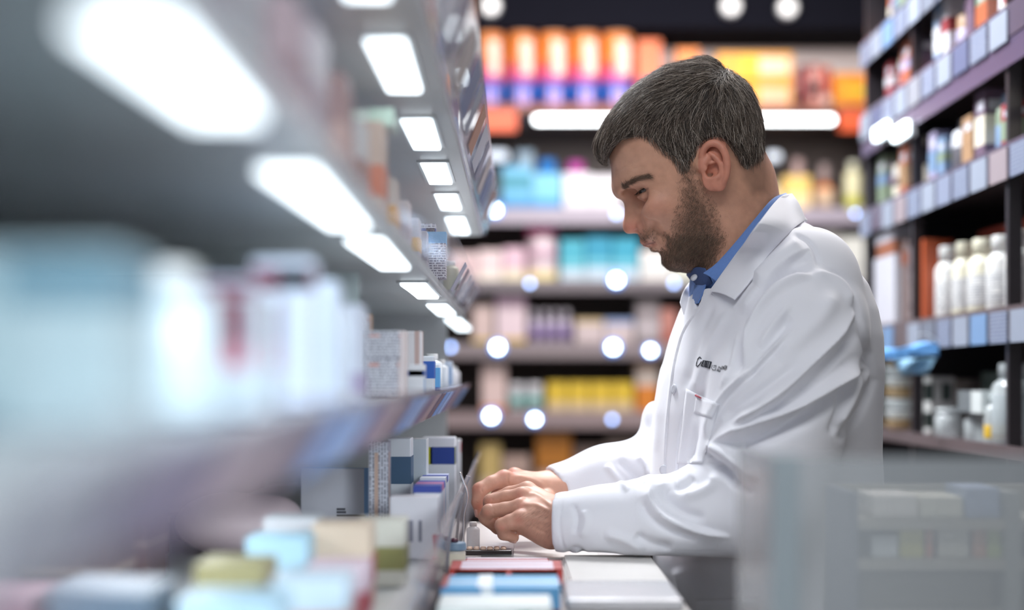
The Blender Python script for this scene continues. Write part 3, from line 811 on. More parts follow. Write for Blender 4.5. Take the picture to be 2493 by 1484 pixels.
fa_ = smin(fa_, g.ell(W(1592, 1035, 2.065), (.018, .030, .034)), .02); fa_ = smin(fa_, g.ell(W(1548, 1112, 2.05), (.022, .030, .016)), .012)
f = smin(f, na, .012); f = smin(f, fa_, .012)
# shoulder yoke and upper back rounding
f = smin(f, g.chain([W(1895, 668, 1.93), W(1965, 658, 1.82)], [.050, .052], .02), .03)
f = smin(f, g.chain([W(1895, 668, 1.95), W(1950, 665, 2.10)], [.050, .052], .02), .03)
# hole for the neck and the open front
f = smax(f, -op, .004)
f = smax(f, -g.cap(W(1830, 380, 1.935), W(1800, 655, 1.935), .067, .070), .004)
f = smax(f, -g.chain([W(1770, 600, 1.935), W(1730, 690, 1.90), W(1702, 745, 1.87)], [.045, .022, .005], .01), .004)
kv, kq = surface_nets(g, f)
kv = relax(kv, kq, 3, .5)
kv, kq = refine(kv, kq); kv = relax(kv, kq, 2, .5)
kn_ = vnormals(kv, kq)
FOLDS = [
    # armhole seam and the shoulder
    ([(1929, 567), (1962, 585), (1983, 612), (1994, 650)], 5, .0030, 'groove'), ([(1990, 655), (2040, 668), (2072, 700), (2090, 760), (2103, 820), (2122, 890), (2133, 940)], 7, .0050, 'groove'),
    ([(1975, 668), (2020, 672), (2058, 700), (2078, 745)], 13, .0050, 'ridge'), ([(1836, 690), (1871, 650), (1925, 610), (1950, 590)], 16, .0060, 'ridge'), ([(1880, 690), (1925, 650), (1975, 625)], 10, .0030, 'groove'),
    ([(1982, 655), (1925, 662), (1872, 690), (1832, 738), (1808, 800), (1800, 870), (1796, 915)], 10, .0100, 'groove'),
    ([(1985, 668), (1930, 680), (1880, 712), (1840, 765), (1815, 830), (1804, 900)], 11, .0070, 'ridge'), ([(1975, 600), (1915, 640), (1865, 685), (1830, 750), (1812, 830)], 8, .0045, 'crest'), ([(2040, 700), (2000, 770), (1950, 820), (1890, 870)], 24, .0050, 'ridge'), ([(1925, 770), (1890, 815), (1848, 870), (1812, 925)], 16, .0050, 'groove'),
    ([(1925, 740), (1885, 790), (1848, 845)], 9, .0035, 'ridge'),
    # the long folds sweeping down the upper sleeve
    ([(2084, 755), (2030, 830), (1965, 900), (1900, 960), (1830, 1012), (1790, 1035)], 15, .0100, 'crest'), ([(2090, 800), (2040, 865), (1985, 920), (1925, 965)], 13, .0060, 'groove'),
    ([(1935, 800), (1870, 860), (1812, 916), (1765, 965), (1735, 1020), (1718, 1070)], 9, .0060, 'crest'),
    ([(1950, 880), (1880, 935), (1810, 985), (1760, 1020)], 14, .0045, 'groove'),
    ([(2112, 885), (2050, 930), (1996, 962), (1923, 1002), (1820, 1044), (1728, 1078)], 15, .0130, 'crest'), ([(2100, 925), (2000, 985), (1900, 1040), (1830, 1070), (1770, 1100)], 20, .0100, 'groove'),
    ([(2090, 860), (2010, 925), (1930, 975), (1850, 1015)], 13, .0060, 'groove'),
    ([(1850, 1170), (1800, 1130), (1765, 1103), (1722, 1082)], 11, .0090, 'ridge'), ([(1722, 1118), (1765, 1152), (1800, 1182), (1840, 1200)], 9, .0110, 'groove'),
    ([(1716, 1100), (1745, 1125), (1790, 1160)], 6, .0040, 'groove'),
    ([(2120, 850), (2085, 920), (2045, 1000), (2020, 1060)], 9, .0055, 'groove'), ([(2132, 915), (2095, 1000), (2040, 1075)], 9, .0055, 'groove'), ([(2118, 890), (2078, 965), (2035, 1040)], 9, .0050, 'ridge'),
    # forearm
    ([(1578, 1180), (1588, 1222), (1620, 1258), (1690, 1288), (1780, 1308)], 10, .0070, 'crest'), ([(1612, 1178), (1625, 1215), (1668, 1248), (1720, 1262)], 14, .0055, 'groove'),
    ([(1745, 1150), (1735, 1180), (1700, 1200), (1655, 1212)], 13, .0050, 'ridge'), ([(1690, 1160), (1668, 1180), (1640, 1190)], 10, .0035, 'groove'),
    ([(1470, 1298), (1520, 1312), (1570, 1340)], 12, .0040, 'ridge'), ([(1545, 1300), (1580, 1320), (1640, 1335)], 12, .0040, 'groove'), ([(1560, 1215), (1575, 1250), (1620, 1285), (1700, 1310)], 10, .0040, 'groove'),
    ([(1370, 1215), (1362, 1270), (1372, 1330), (1392, 1358)], 3.0, .0012, 'groove'), ([(1395, 1225), (1405, 1262), (1398, 1300)], 7, .0025, 'groove'), ([(1420, 1240), (1428, 1270), (1415, 1310)], 8, .0022, 'ridge'),
    ([(1400, 1358), (1450, 1350), (1520, 1358)], 8, .0035, 'groove'), ([(1380, 1345), (1405, 1335), (1430, 1358)], 6, .0040, 'groove'),
    # far sleeve
    ([(1475, 1130), (1500, 1160), (1530, 1195)], 8, .0035, 'ridge'), ([(1505, 1118), (1540, 1150), (1572, 1185)], 9, .0040, 'groove'), ([(1550, 1110), (1570, 1130), (1582, 1160)], 7, .0035, 'ridge'),
    ([(1375, 1170), (1380, 1185), (1384, 1205)], 3, .0010, 'groove'),
    # chest, placket, pocket
    ([(1712, 742), (1668, 800), (1648, 860), (1636, 930), (1624, 1050), (1616, 1200)], 3.2, .0022, 'step'), ([(1780, 752), (1745, 820), (1712, 900), (1695, 960)], 14, .0040, 'ridge'),
    ([(1740, 735), (1708, 800), (1685, 880), (1668, 950)], 10, .0028, 'groove'), ([(1812, 740), (1785, 830), (1772, 920)], 10, .0032, 'groove'), ([(1795, 800), (1780, 880), (1760, 950)], 8, .0030, 'ridge'),
    ([(1668, 990), (1655, 1060), (1648, 1140), (1646, 1200)], 3.0, .0018, 'groove'), ([(1700, 1010), (1690, 1080), (1686, 1140)], 12, .0020, 'ridge'), ([(1610, 900), (1600, 1000), (1598, 1100)], 8, .0020, 'ridge'),
    ([(1690, 1462), (1740, 1462), (1800, 1460), (1850, 1455)], 3, .002, 'groove'), ([(1650, 1380), (1660, 1430), (1655, 1480)], 14, .004, 'ridge'),
    ([(1640, 760), (1620, 830), (1608, 900)], 8, .003, 'groove'),
]
kv = sculpt(kv, kn_, [(p, w_, a * 1.25, k) for p, w_, a, k in FOLDS])
kv = relax(kv, kq, 1, .4)
# gentle drape everywhere, the far side too
coat = quad_mesh('lab_coat', local(kv), kq, cloth, person)
cbv = BVHTree.FromPolygons([tuple(v) for v in kv], [tuple(int(k) for k in q) for q in kq])
CAM = Vector((0, 0, CAMZ))
def onto(x, y, lift=.0005, bv=None):
    d = Vector(W(x, y, 1.)) - CAM; d.normalize()
    h = (bv or cbv).ray_cast(CAM, d)
    if h[0] is None: return Vector(W(x, y, 1.75)), Vector((0, -1, 0))
    return h[0] + (h[1] if h[1].dot(d) < 0 else -h[1]) * lift, (h[1] if h[1].dot(d) < 0 else -h[1])
ink = mat('embroidery_thread', (.030, .032, .045), .7)
LOGO = [[(420, 195), (392, 163), (352, 205), (325, 290), (318, 352), (350, 362), (385, 330), (425, 262)], [(418, 345), (465, 238), (505, 240), (482, 372), (418, 350)], [(470, 240), (452, 362)], [(527, 240), (508, 385)], [(548, 250), (530, 392)],
        [(545, 250), (640, 272), (602, 405), (555, 392), (582, 262)], [(622, 268), (585, 398)], [(662, 338), (643, 400), (668, 438), (728, 443), (742, 350), (690, 348)], [(690, 385), (700, 392)], [(800, 372), (756, 450), (820, 472), (834, 400), (800, 370)], [(768, 450), (800, 430)],
        [(850, 432), (868, 362), (892, 372), (880, 432)], [(905, 422), (940, 400), (967, 366), (930, 352), (900, 392), (925, 445), (958, 432), (962, 385)]]
bm = bmesh.new()
for ln in LOGO:
    pp = [onto(1660 + x / 8.73, 850 + y / 8.73, .0008)[0] - ORG for x, y in ln]
    tube(bm, pp, .00062 if LOGO.index(ln) < 7 else .00042, 6)
tag(from_bm('embroidered_lettering', bm, ink, coat, True), 'black embroidered lettering on the chest')
def patch(name, A, B, m, parent, thick=.0022, n=28, rows=10, bulge=0., mid=None):
    "cloth band between two edge curves given as (px, py, depth)"
    a = spline([W(*p) for p in A], 10); b = spline([W(*p) for p in B], 10)
    def rs(c):
        L = np.r_[0, np.cumsum(np.linalg.norm(np.diff(c, axis=0), axis=1))]; t = np.linspace(0, L[-1], n)
        return np.column_stack([np.interp(t, L, c[:, k]) for k in range(3)])
    a, b = rs(a), rs(b); vs, fs = [], []
    for i in range(rows):
        t = i / (rows - 1); e = (1 - t) * a + t * b; e = e + np.array([0, -1, .3])[None, :] * (bulge * math.sin(math.pi * t))
        vs += [tuple(v - np.array(ORG)) for v in e]
    for i in range(rows - 1):
        for j in range(n - 1): fs.append((i * n + j, i * n + j + 1, (i + 1) * n + j + 1, (i + 1) * n + j))
    o = mesh(name, vs, fs, m, parent, True)
    s = o.modifiers.new('t', 'SOLIDIFY'); s.thickness = thick; s.offset = 0
    bv = o.modifiers.new('b', 'BEVEL'); bv.width = thick * .4; bv.segments = 2
    return o
def flip(L): return [(CX + (x - CX) * y_ / (2 * 1.935 - y_), CY + (y - CY) * y_ / (2 * 1.935 - y_), 2 * 1.935 - y_) for x, y, y_ in L]
def on_coat(L, lift):
    out = []
    for x, y, y_ in L:
        p, n = onto(x, y, lift); out.append((x, y, min(y_, p.y)))
    return out
FOLDL = [(1927, 472, 1.935), (1896, 482, 1.890), (1845, 545, 1.856), (1790, 622, 1.845), (1752, 675, 1.842), (1728, 709, 1.838)]
OUTL = [(1960, 536, 1.915), (1927, 560, 1.850), (1873, 618, 1.800), (1833, 676, 1.782), (1810, 705, 1.780), (1788, 730, 1.782)]
OUTL = OUTL[:1] + on_coat(OUTL[1:], .006)
FOLDL = FOLDL[:2] + on_coat(FOLDL[2:], .011)
patch('collar', FOLDL, OUTL, cloth, coat, .0028, bulge=.006)
patch('collar', flip(FOLDL), flip(OUTL), cloth, coat, .0028, bulge=-.006)
patch('collar', [(1927, 472, 1.935), (1905, 476, 1.90), (1896, 482, 1.890)], [(1962, 540, 1.95), (1965, 538, 1.93), (1960, 536, 1.915)], cloth, coat, .0028, n=8)
# lapel of the far side standing beyond the shirt
patch('lapel', [(1700, 668, 1.985), (1676, 690, 1.965), (1662, 712, 1.935), (1655, 735, 1.92)], [(1730, 700, 1.975), (1712, 725, 1.95), (1690, 752, 1.92), (1672, 790, 1.90)], cloth, coat, .0025, n=14)
# pocket with its turned hem
def cloth_sheet(name, quad, nx, ny, lift, m, parent, thick=.0012):
    vs, fs = [], []
    for i in range(ny + 1):
        for j in range(nx + 1):
            u, v = j / nx, i / ny
            x = (quad[0][0] * (1 - u) + quad[1][0] * u) * (1 - v) + (quad[3][0] * (1 - u) + quad[2][0] * u) * v
            y = (quad[0][1] * (1 - u) + quad[1][1] * u) * (1 - v) + (quad[3][1] * (1 - u) + quad[2][1] * u) * v
            vs.append(tuple(onto(x, y, lift)[0] - ORG))
    for i in range(ny):
        for j in range(nx): a = i * (nx + 1) + j; fs.append((a, a + 1, a + nx + 2, a + nx + 1))
    o = mesh(name, vs, fs, m, parent, True)
    s = o.modifiers.new('t', 'SOLIDIFY'); s.thickness = thick; s.offset = 0
    return o
pk = cloth_sheet('chest_pocket', [(1672, 946), (1752, 984), (1712, 1128), (1650, 1128)], 16, 22, .0008, cloth, coat, .0010)
ph = cloth_sheet('pocket_hem', [(1697, 968), (1750, 982), (1734, 1018), (1692, 1004)], 12, 6, .0018, cloth, pk, .0010)
rd = mat('red_pen', s2l((178, 70, 84)), .4)
bm = bmesh.new(); tube(bm, [onto(1698, 962, .003)[0] - ORG, onto(1712, 969, .003)[0] - ORG], [.0014, .0008], 8)
tag(from_bm('pen_tip', bm, rd, pk, True), 'red pen tip at the pocket edge')
btn = mat('coat_button', (.62, .63, .68), .35)
for x, y in ((1643, 947), (1618, 1143)):
    p, n = onto(x, y, .0012)
    o = lathe('button', [(.0006, 0), (.0062, 0), (.0066, .0008), (.0060, .0016), (.0035, .0012), (.0006, .0012)], btn, coat, 20)
    o.location = p - ORG; o.rotation_euler = n.to_track_quat('Z', 'Y').to_euler()
p, n = onto(2134, 972, .001)
o = lathe('snap_stud', [(.0006, 0), (.0045, 0), (.0048, .0012), (.0030, .0022), (.0006, .0022)], mat('dark_stud', (.12, .10, .09), .3, .6), coat, 16)
o.location = W(2137, 972, 1.92) - np.array(ORG); o.rotation_euler = (0, math.radians(80), 0)
# ------------------------------------------------------------------ shirt
shirt_m = mat('blue_shirt', s2l((92, 128, 190)), .7, sheen=.2, noise=.10, nscale=300)
shirt_shade = mat('blue_shirt_shaded', s2l((58, 78, 122)), .7, noise=.15, nscale=300)  # shirt blue darkened for the collar stand, its shadow painted in
g = Grid((.14, 1.78, 1.05), (.42, 2.10, 1.38), .005)
f = g.ell(W(1875, 880, 1.94), (.108, .13, .17)); f = smin(f, g.cap(W(1840, 600, 1.935), W(1810, 690, 1.935), .0635, .068), .02)
f = smin(f, g.cap(W(1752, 690, 1.935), W(1745, 800, 1.935), .024, .030), .03)
f = smax(f, g.plane(W(1800, 560, 1.935), (-.55, 0, 1)), .004)
sv, sq = surface_nets(g, f); shirt = quad_mesh('shirt', local(relax(sv, sq, 3)), sq, shirt_m, person)
SU = [(1912, 470, 1.935), (1880, 484, 1.888), (1838, 532, 1.866), (1790, 590, 1.858), (1745, 640, 1.858), (1712, 665, 1.866)]
SD = [(1940, 500, 1.935), (1910, 520, 1.885), (1860, 580, 1.855), (1812, 640, 1.848), (1775, 672, 1.846), (1742, 684, 1.850)]
patch('shirt_collar', SU, SD, shirt_m, shirt, .0022, bulge=.002)
patch('shirt_collar', flip(SU), flip(SD), shirt_m, shirt, .0022, bulge=-.002)
patch('collar_stand', [(1716, 652, 1.875), (1696, 650, 1.895), (1676, 658, 1.925), (1672, 668, 1.95)], [(1735, 690, 1.870), (1715, 700, 1.885), (1694, 700, 1.92), (1690, 696, 1.95)], shirt_shade, shirt, .0022, n=14, bulge=.002)
patch('button_band', [(1720, 692, 1.878), (1708, 722, 1.872), (1700, 738, 1.872)], [(1690, 694, 1.915), (1687, 722, 1.905), (1684, 742, 1.90)], shirt_m, shirt, .002, n=12)
o = lathe('shirt_button', [(.0006, 0), (.0048, 0), (.0050, .0010), (.0006, .0014)], btn, shirt, 16)
o.location = W(1690, 676, 1.897) - np.array(ORG); o.rotation_euler = (math.radians(60), 0, math.radians(-40))
# ------------------------------------------------------------------ trousers and shoes, below the frame
tm = mat('dark_trousers', (.03, .032, .045), .8); sm_ = mat('black_shoe', (.015, .015, .016), .35)
g = Grid((.16, 1.72, .06), (.52, 2.18, .92), .011)
f = g.ell((.335, 1.95, .84), (.13, .17, .13))
for s in (-1, 1): f = smin(f, g.chain([(.335, 1.95 + s * .085, .82), (.325, 1.95 + s * .10, .50), (.345, 1.95 + s * .11, .09)], [.088, .066, .052], .02), .02)
f = smax(f, -g.plane((0, 0, .075), (0, 0, 1)), .003)
a, b = surface_nets(g, f); quad_mesh('trousers', local(a), b, tm, person)
for s in (-1, 1):
    g = Grid((.11, 1.90 + s * .11, -.01), (.44, 2.0 + s * .11, .13), .006); yc = 1.95 + s * .11
    f = smin(g.ell((.36, yc, .05), (.055, .040, .055)), g.ell((.24, yc, .032), (.105, .042, .038)), .04); f = smax(f, -g.plane((0, 0, .001), (0, 0, 1)), .004)
    a, b = surface_nets(g, f); quad_mesh('shoe', local(a), b, sm_, person)
# ================================================================== the shop
# ---- setting
floor_m = mat('grey_floor', s2l((110, 108, 112)), .35, noise=.1, nscale=6)
dark_w = mat('dark_wall', s2l((40, 39, 48)), .6, noise=.1, nscale=5)
ceil_m = mat('dark_ceiling', s2l((52, 50, 58)), .7, noise=.1, nscale=5)
tag(box('floor', -1.6, 2.2, -1.5, 7.0, -.06, 0, floor_m), kind='structure')
tag(box('ceiling', -1.6, 2.2, -1.5, 7.0, 2.75, 2.8, ceil_m), kind='structure')
tag(box('wall_back', -1.6, 2.2, 6.60, 6.7, 0, 2.75, dark_w), kind='structure')
tag(box('wall_left', -1.6, -1.52, -1.5, 6.6, 0, 2.75, mat('wall_paint', s2l((150, 148, 146)), .7, noise=.05)), kind='structure')
tag(box('wall_right', 1.62, 1.7, -1.5, 6.6, 0, 2.75, MATS['wall_paint']), kind='structure')

# ---- product builders: every one returns a top-level thing
def P3(px, py, Y): w = W(px, py, Y); return w
def carton(name, label, cat, x, y, z, wx, wy, hz, col, bands=(), faces='', group=None, rz=0., printed=None, rough=.42):
    "folding carton standing at (x,y,z), centre of its base; bands = (z0, z1, colour) as fractions of the height"
    bm = bmesh.new(); add_box(bm, -wx / 2, wx / 2, -wy / 2, wy / 2, 0, hz, min(.0012, wx * .04), 2)
    m = printed or paint(*col, rough=rough)
    o = from_bm(name, bm, m); o.location = (x, y, z); o.rotation_euler = (0, 0, rz)
    o.location.z += .0006; tag(o, label, cat, group)
    e = .0004
    for b in bands:
        nm = b[3] if len(b) > 3 else 'printed_band'
        x0, x1 = (b[4], b[5]) if len(b) > 5 else (0, 1)
        b = ((e / hz) if b[0] <= 0 else b[0], (1 + e / hz) if b[1] >= 1 else b[1]) + tuple(b[2:])
        if x0 == 0 and x1 == 1:
            box(nm, -wx / 2 - e, wx / 2 + e, -wy / 2 - e, wy / 2 + e, b[0] * hz, b[1] * hz, paint(*b[2]), o)
        else:
            box(nm, -wx / 2 + x0 * wx, -wx / 2 + x1 * wx, -wy / 2 - e, -wy / 2 + .001, b[0] * hz, b[1] * hz, paint(*b[2]), o)
            # the same print on the aisle sides
            box(nm, -wx / 2 - e, wx / 2 + e, -wy / 2 + x0 * wy, -wy / 2 + x1 * wy, b[0] * hz, b[1] * hz, paint(*b[2]), o)
    return o
def bottle(name, label, cat, x, y, z, r, hz, col, cap=(240, 240, 240), lab=None, group=None, neck=.45, shoulder=.72, m=None, capm=None, rough=.3, capr=None):
    o = lathe(name, [(.001, 0), (r * .93, 0), (r, .03 * hz), (r, shoulder * hz), (r * .92, (shoulder + .05) * hz), (r * neck * 1.15, (shoulder + .11) * hz), (r * neck, (shoulder + .13) * hz), (r * neck, .90 * hz)], m or paint(*col, rough=rough), None, 24)
    o.location = (x, y, z + .0006); tag(o, label, cat, group)
    cr = capr or neck * 1.25
    lathe('cap', [(.001, (shoulder + .13) * hz), (r * cr, (shoulder + .13) * hz), (r * cr, .985 * hz), (r * cr * .93, hz), (.001, hz)], capm or paint(*cap), o, 22)
    if lab: lathe('label', [(r * 1.006, .12 * hz), (r * 1.012, .13 * hz), (r * 1.012, lab[1] * hz), (r * 1.006, lab[1] * hz + .0005)], lab[2] if len(lab) > 2 else paint(*lab[0]), o, 24)
    return o
ORD = ['leftmost', 'second from the left', 'third from the left', 'fourth from the left', 'fifth from the left', 'sixth from the left', 'seventh from the left', 'eighth from the left']

# ---- shelving along the left of the aisle
met = mat('grey_enamel', s2l((196, 200, 202)), .34, spec=.6, noise=.04, nscale=20)
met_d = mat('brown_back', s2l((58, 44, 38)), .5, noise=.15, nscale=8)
gback = mat('grey_green_back', s2l((134, 146, 146)), .5, noise=.06, nscale=6)
rail_m = mat('clear_rail', s2l((172, 170, 186)), .12, alpha=.55, spec=.7)
tray_m = mat('clear_tray_lip', s2l((190, 184, 192)), .08, alpha=.62, spec=.8)
glass_m = mat('glass_divider', s2l((190, 205, 205)), .05, alpha=.28, spec=.8)
led = mat('white_led_panel', (1, 1, 1), emit=3.4, ecol=(.82, .93, 1.))
bl = thing('shelving_unit', 'grey aisle shelving unit on the left with lit shelves, behind the counter', 'shelving', (-.28, 1.5, 0))
def at(o, parent=bl): o.parent = parent; o.location = Vector(o.location) - parent.location; return o
UY0, UY1 = .30, 2.72
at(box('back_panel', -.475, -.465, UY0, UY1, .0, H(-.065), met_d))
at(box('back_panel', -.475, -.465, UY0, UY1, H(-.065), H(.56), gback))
at(box('plinth', -.46, -.10, UY0, UY1, 0, H(-.24), mat('white_plinth', s2l((196, 196, 200)), .4)))
at(box('end_panel', -.465, -.13, UY1, UY1 + .012, 0, H(.56), met))
for y in (1.400,): at(box('divider', -.46, -.150, y, y + .003, H(-.021), H(.10), glass_m))
rail_c = mat('crystal_rail', s2l((176, 176, 190)), .08, alpha=.16, spec=.7)
def shelf(h, xe, th, rail, lamps, lampx, cards, y1=UY1, rm=None):
    s = at(box('shelf', -.463, xe, UY0, y1, H(h), H(h + th), met, None, .0015))
    if rail:
        (xa, za), (xb, zb) = rail; t = .0035
        r = prism_y('price_rail', [(xa, H(za)), (xa + t, H(za)), (xb + t, H(zb)), (xb, H(zb))], UY0, y1, rm or rail_m); r.parent = s
        v = Vector((xb - xa, 0, zb - za)); n = Vector((v.z, 0, -v.x)).normalized()
        for y, wd, c in cards:
            a = Vector((xa, 0, H(za))) + v * .12 + n * .0045; b = Vector((xa, 0, H(za))) + v * .88 + n * .0045
            k = prism_y('price_card', [(a.x, a.z), (a.x + n.x * .0006, a.z + n.z * .0006), (b.x + n.x * .0006, b.z + n.z * .0006), (b.x, b.z)], y, y + wd, paint(*c, k='c')); k.parent = s
    for ya, yb in lamps:
        l = box('light_panel', lampx[0], lampx[1], ya, yb, H(h - .006), H(h + .002), led, None, .002); l.parent = s
        fr_ = box('lamp_bezel', lampx[0] - .004, lampx[1] + .004, ya - .004, yb + .004, H(h - .0025), H(h + .001), met); fr_.parent = s
    return s
def lampseq(h, rows, w=None):
    "lamp spans from the rows where they begin and end in the photograph"
    return [(h * F / (CY - a), h * F / (CY - b)) for a, b in rows]
L1 = lampseq(.254, [(-140, 4), (106, 228), (298, 366), (403, 450), (478, 512), (534, 570)])
L2 = lampseq(.104, [(70, 300), (425, 560), (592, 658), (696, 728), (746, 768), (780, 804)])
card1 = [(y, .06 + .02 * (i % 3), [(150, 156, 172), (176, 130, 110), (176, 178, 190), (128, 128, 146), (168, 160, 160), (110, 122, 156)][i % 6]) for i, y in enumerate(np.arange(.8, 2.6, .13))]  # coloured rail reflections are painted in by the orange and blue cards
shelf(.26, -.066, .012, ((-.064, .262), (-.040, .325)), L1, (-.117, -.086), card1)
sh1 = bl.children[-1]
for i, (y, a) in enumerate([(1.22, .075), (1.42, .05), (1.66, .035)]):
    k = box('light_panel', -.071, -.055, y, y + a, H(.332), H(.348), led, None, .003); k.parent = sh1
    k = box('lamp_bracket', -.0655, -.0615, y + a * .4, y + a * .6, H(.27), H(.333), met); k.parent = sh1
shelf(.11, -.098, .012, ((-.096, .112), (-.070, .160)), L2, (-.134, -.105), [(y, .07, [(168, 170, 186), (150, 140, 150), (196, 196, 206)][i % 3]) for i, y in enumerate(np.arange(1.95, 2.6, .11))], rm=rail_c)
shelf(-.050, -.118, .030, ((-.116, -.052), (-.090, -.012)), [], None, [(y, .085, [(120, 104, 138), (172, 150, 158), (110, 92, 112), (120, 156, 214), (150, 176, 220)][i % 5]) for i, y in enumerate(np.arange(.38, 2.6, .115))])
s4 = at(box('bottom_shelf', -.463, -.0855, UY0, UY1, H(-.24), H(-.196), met, None, .0015))
shelf(.545, -.13, .012, None, [(1.0, 1.5)], (-.30, -.24), [])
# curved clear lip that holds the packets on the bottom shelf
lip = [(-0.0835, -0.236), (-0.0831, -0.205), (-0.0810, -0.180), (-0.0765, -0.155), (-0.0700, -0.136), (-0.0660, -0.128), (-0.0635, -0.130), (-0.0670, -0.139), (-0.0725, -0.158), (-0.0770, -0.181), (-0.0791, -0.206), (-0.0795, -0.236)]
k = box('light_panel', -.34, -.26, .40, 1.35, H(-.054), H(-.0505), mat('added_fill_panel', (1, 1, 1), emit=7., ecol=(.9, .95, 1.))); k.parent = s4  # unseen panel added under the middle shelf to light the bottom goods
k = prism_y('tray_lip', [(x, H(z)) for x, z in lip], .55, 2.55, tray_m); k.parent = s4
for y in (1.66, 1.93, 2.30): q = prism_y('lip_clip', [(x - .001, H(z)) for x, z in lip[:6]] + [(x + .002, H(z)) for x, z in lip[6:]], y, y + .010, mat('steel_clip', (.55, .55, .58), .25, .8)); q.parent = s4

# ---- counter
lam = mat('counter_laminate', s2l((206, 200, 196)), .28, noise=.05, nscale=12)
ct = thing('counter', 'pale laminate counter in front of the left shelving, its edge running towards the back', 'counter', (.04, 1.8, 0))
at(box('worktop', -.0760, .165, .62, 2.26, .932, .958, lam, None, .002), ct)
at(box('cabinet_front', .120, .138, .64, 2.22, .10, .932, mat('counter_front', s2l((168, 160, 156)), .4)), ct)
at(box('cabinet_side', -.0775, .120, 2.20, 2.22, .10, .932, MATS['counter_front']), ct)
at(box('toe_kick', -.0775, .105, .66, 2.19, 0, .10, mat('black_kick', (.03, .03, .03), .5)), ct)

# ---- second display level: goods on the left shelves.  (y, depth y, width x, height, colour, bands, label)
def left_item(kind, x, y, h0, wx, wy, hz, col, bands, name, label, cat, **kw):
    if kind == 'c': return carton(name, label, cat, x, y, H(h0), wx, wy, hz, col, bands, **kw)
    return bottle(name, label, cat, x, y, H(h0), wx / 2, hz, col, **kw)
txt_w = lines_mat('printed_white_card', (222, 222, 230), (120, 116, 134), freq=330)
txt_g = lines_mat('printed_grey_card', (176, 184, 186), (96, 104, 110), freq=300)
txt_v = lines_mat('printed_white_card_upright', (214, 216, 226), (128, 128, 146), freq=300, axis='X')
Z2, Z3, Z4 = .1225, -.0195, -.1955
# middle shelf, near to far
T = [
 ('c', -.215, .46, .085, .07, .058, (150, 170, 176), [(.0, .2, (120, 140, 150))], 'Large pale teal carton nearest the lens on the middle left shelf'),
 ('c', -.170, .545, .060, .055, .064, (168, 184, 190), [(.7, .95, (96, 130, 146))], 'Pale blue-grey carton with a darker top band, second on middle shelf'),
 ('b', -.158, .66, .050, .05, .068, (206, 222, 230), [], 'Frosted white bottle with pale cap, blurred, near end of middle shelf'),
 ('c', -.1385, .735, .034, .05, .060, (200, 214, 224), [(.56, .97, (112, 14, 52), 'burgundy_square', .28, .78), (.38, .56, (190, 110, 130), 'pink_print', .28, .78)], 'Squat pale carton with a burgundy square, beyond the frosted bottle'),
 ('c', -.1635, .83, .030, .030, .074, (196, 206, 226), [(.82, .96, (120, 30, 64))], 'Slim white carton with a burgundy top edge on middle shelf'),
 ('c', -.142, .905, .036, .035, .090, (212, 222, 240), [(.80, .94, (112, 34, 62), 'printed_band', .0, .45)], 'Tall white carton with burgundy corner mark on the middle shelf'),
 ('c', -.140, .99, .040, .050, .082, (210, 222, 240), [], 'Plain bluish white carton beyond the burgundy marked cartons'),
 ('b', -.138, 1.07, .034, .04, .085, (222, 232, 244), [], 'Slim white bottle between plain cartons on middle shelf'),
 ('c', -.142, 1.16, .042, .05, .075, (204, 210, 226), [(.1, .3, (170, 160, 190))], 'White carton with a lilac foot band on the middle shelf'),
]
for i, (kd, x, y, wx, wy, hz, col, bands, lb) in enumerate(T):
    left_item(kd, x, y, Z3, wx, wy, hz, col, bands if kd == 'c' else (), 'medicine_carton' if kd == 'c' else 'medicine_bottle', lb, 'box' if kd == 'c' else 'bottle')
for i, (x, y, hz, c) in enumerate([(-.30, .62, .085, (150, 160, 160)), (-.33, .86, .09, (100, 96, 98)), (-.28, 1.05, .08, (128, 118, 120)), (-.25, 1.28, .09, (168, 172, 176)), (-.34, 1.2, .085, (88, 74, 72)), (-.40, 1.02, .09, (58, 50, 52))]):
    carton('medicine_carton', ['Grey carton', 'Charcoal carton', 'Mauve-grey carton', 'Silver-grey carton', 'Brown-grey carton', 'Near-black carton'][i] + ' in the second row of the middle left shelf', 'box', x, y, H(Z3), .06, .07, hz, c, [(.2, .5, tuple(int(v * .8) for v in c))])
# stack of printed cartons facing the lens
for j, (px_, wpx, py0, py1, Y, lb) in enumerate([(848, 84, 866, 958, 1.50, 'lower left of the printed white cartons stacked on the middle shelf'), (929, 78, 864, 958, 1.50, 'lower right of the printed white cartons stacked on the middle shelf'),
                                               (848, 82, 797, 864, 1.50, 'upper left of the printed white cartons, with the orange tab above it'), (932, 82, 797, 862, 1.50, 'upper right of the printed white cartons stacked on the middle shelf')]):
    wx = wpx * Y / F; hz = (py1 - py0) * Y / F; zb = H(Z3) if j < 2 else H(Z3) + (.0385 if j == 2 else .0385)
    hz = .0385 if j < 2 else .0275
    o = carton('medicine_carton', lb, 'box', (px_ - CX) * Y / F, Y + .02, zb, wx * .97, .045, hz, (222, 222, 232), [(.78, .86, (214, 150, 140), 'brand_strip', .1, .42)], printed=txt_w)
o = carton('medicine_carton', 'tall white carton standing right of the printed stack', 'box', (977 - CX) * 1.52 / F, 1.545, H(Z3), .006, .05, .067, (226, 214, 214))
o = carton('medicine_carton', 'flat white carton with an orange tab lying on the printed stack', 'box', (838 - CX) * 1.50 / F, 1.525, H(Z3) + .066, .048, .05, .0175, (208, 210, 218), [(.55, .80, (150, 96, 84), 'brand_strip', .05, .35), (.0, 1.0, (232, 158, 40), 'orange_tab', .66, .80)], printed=txt_w)
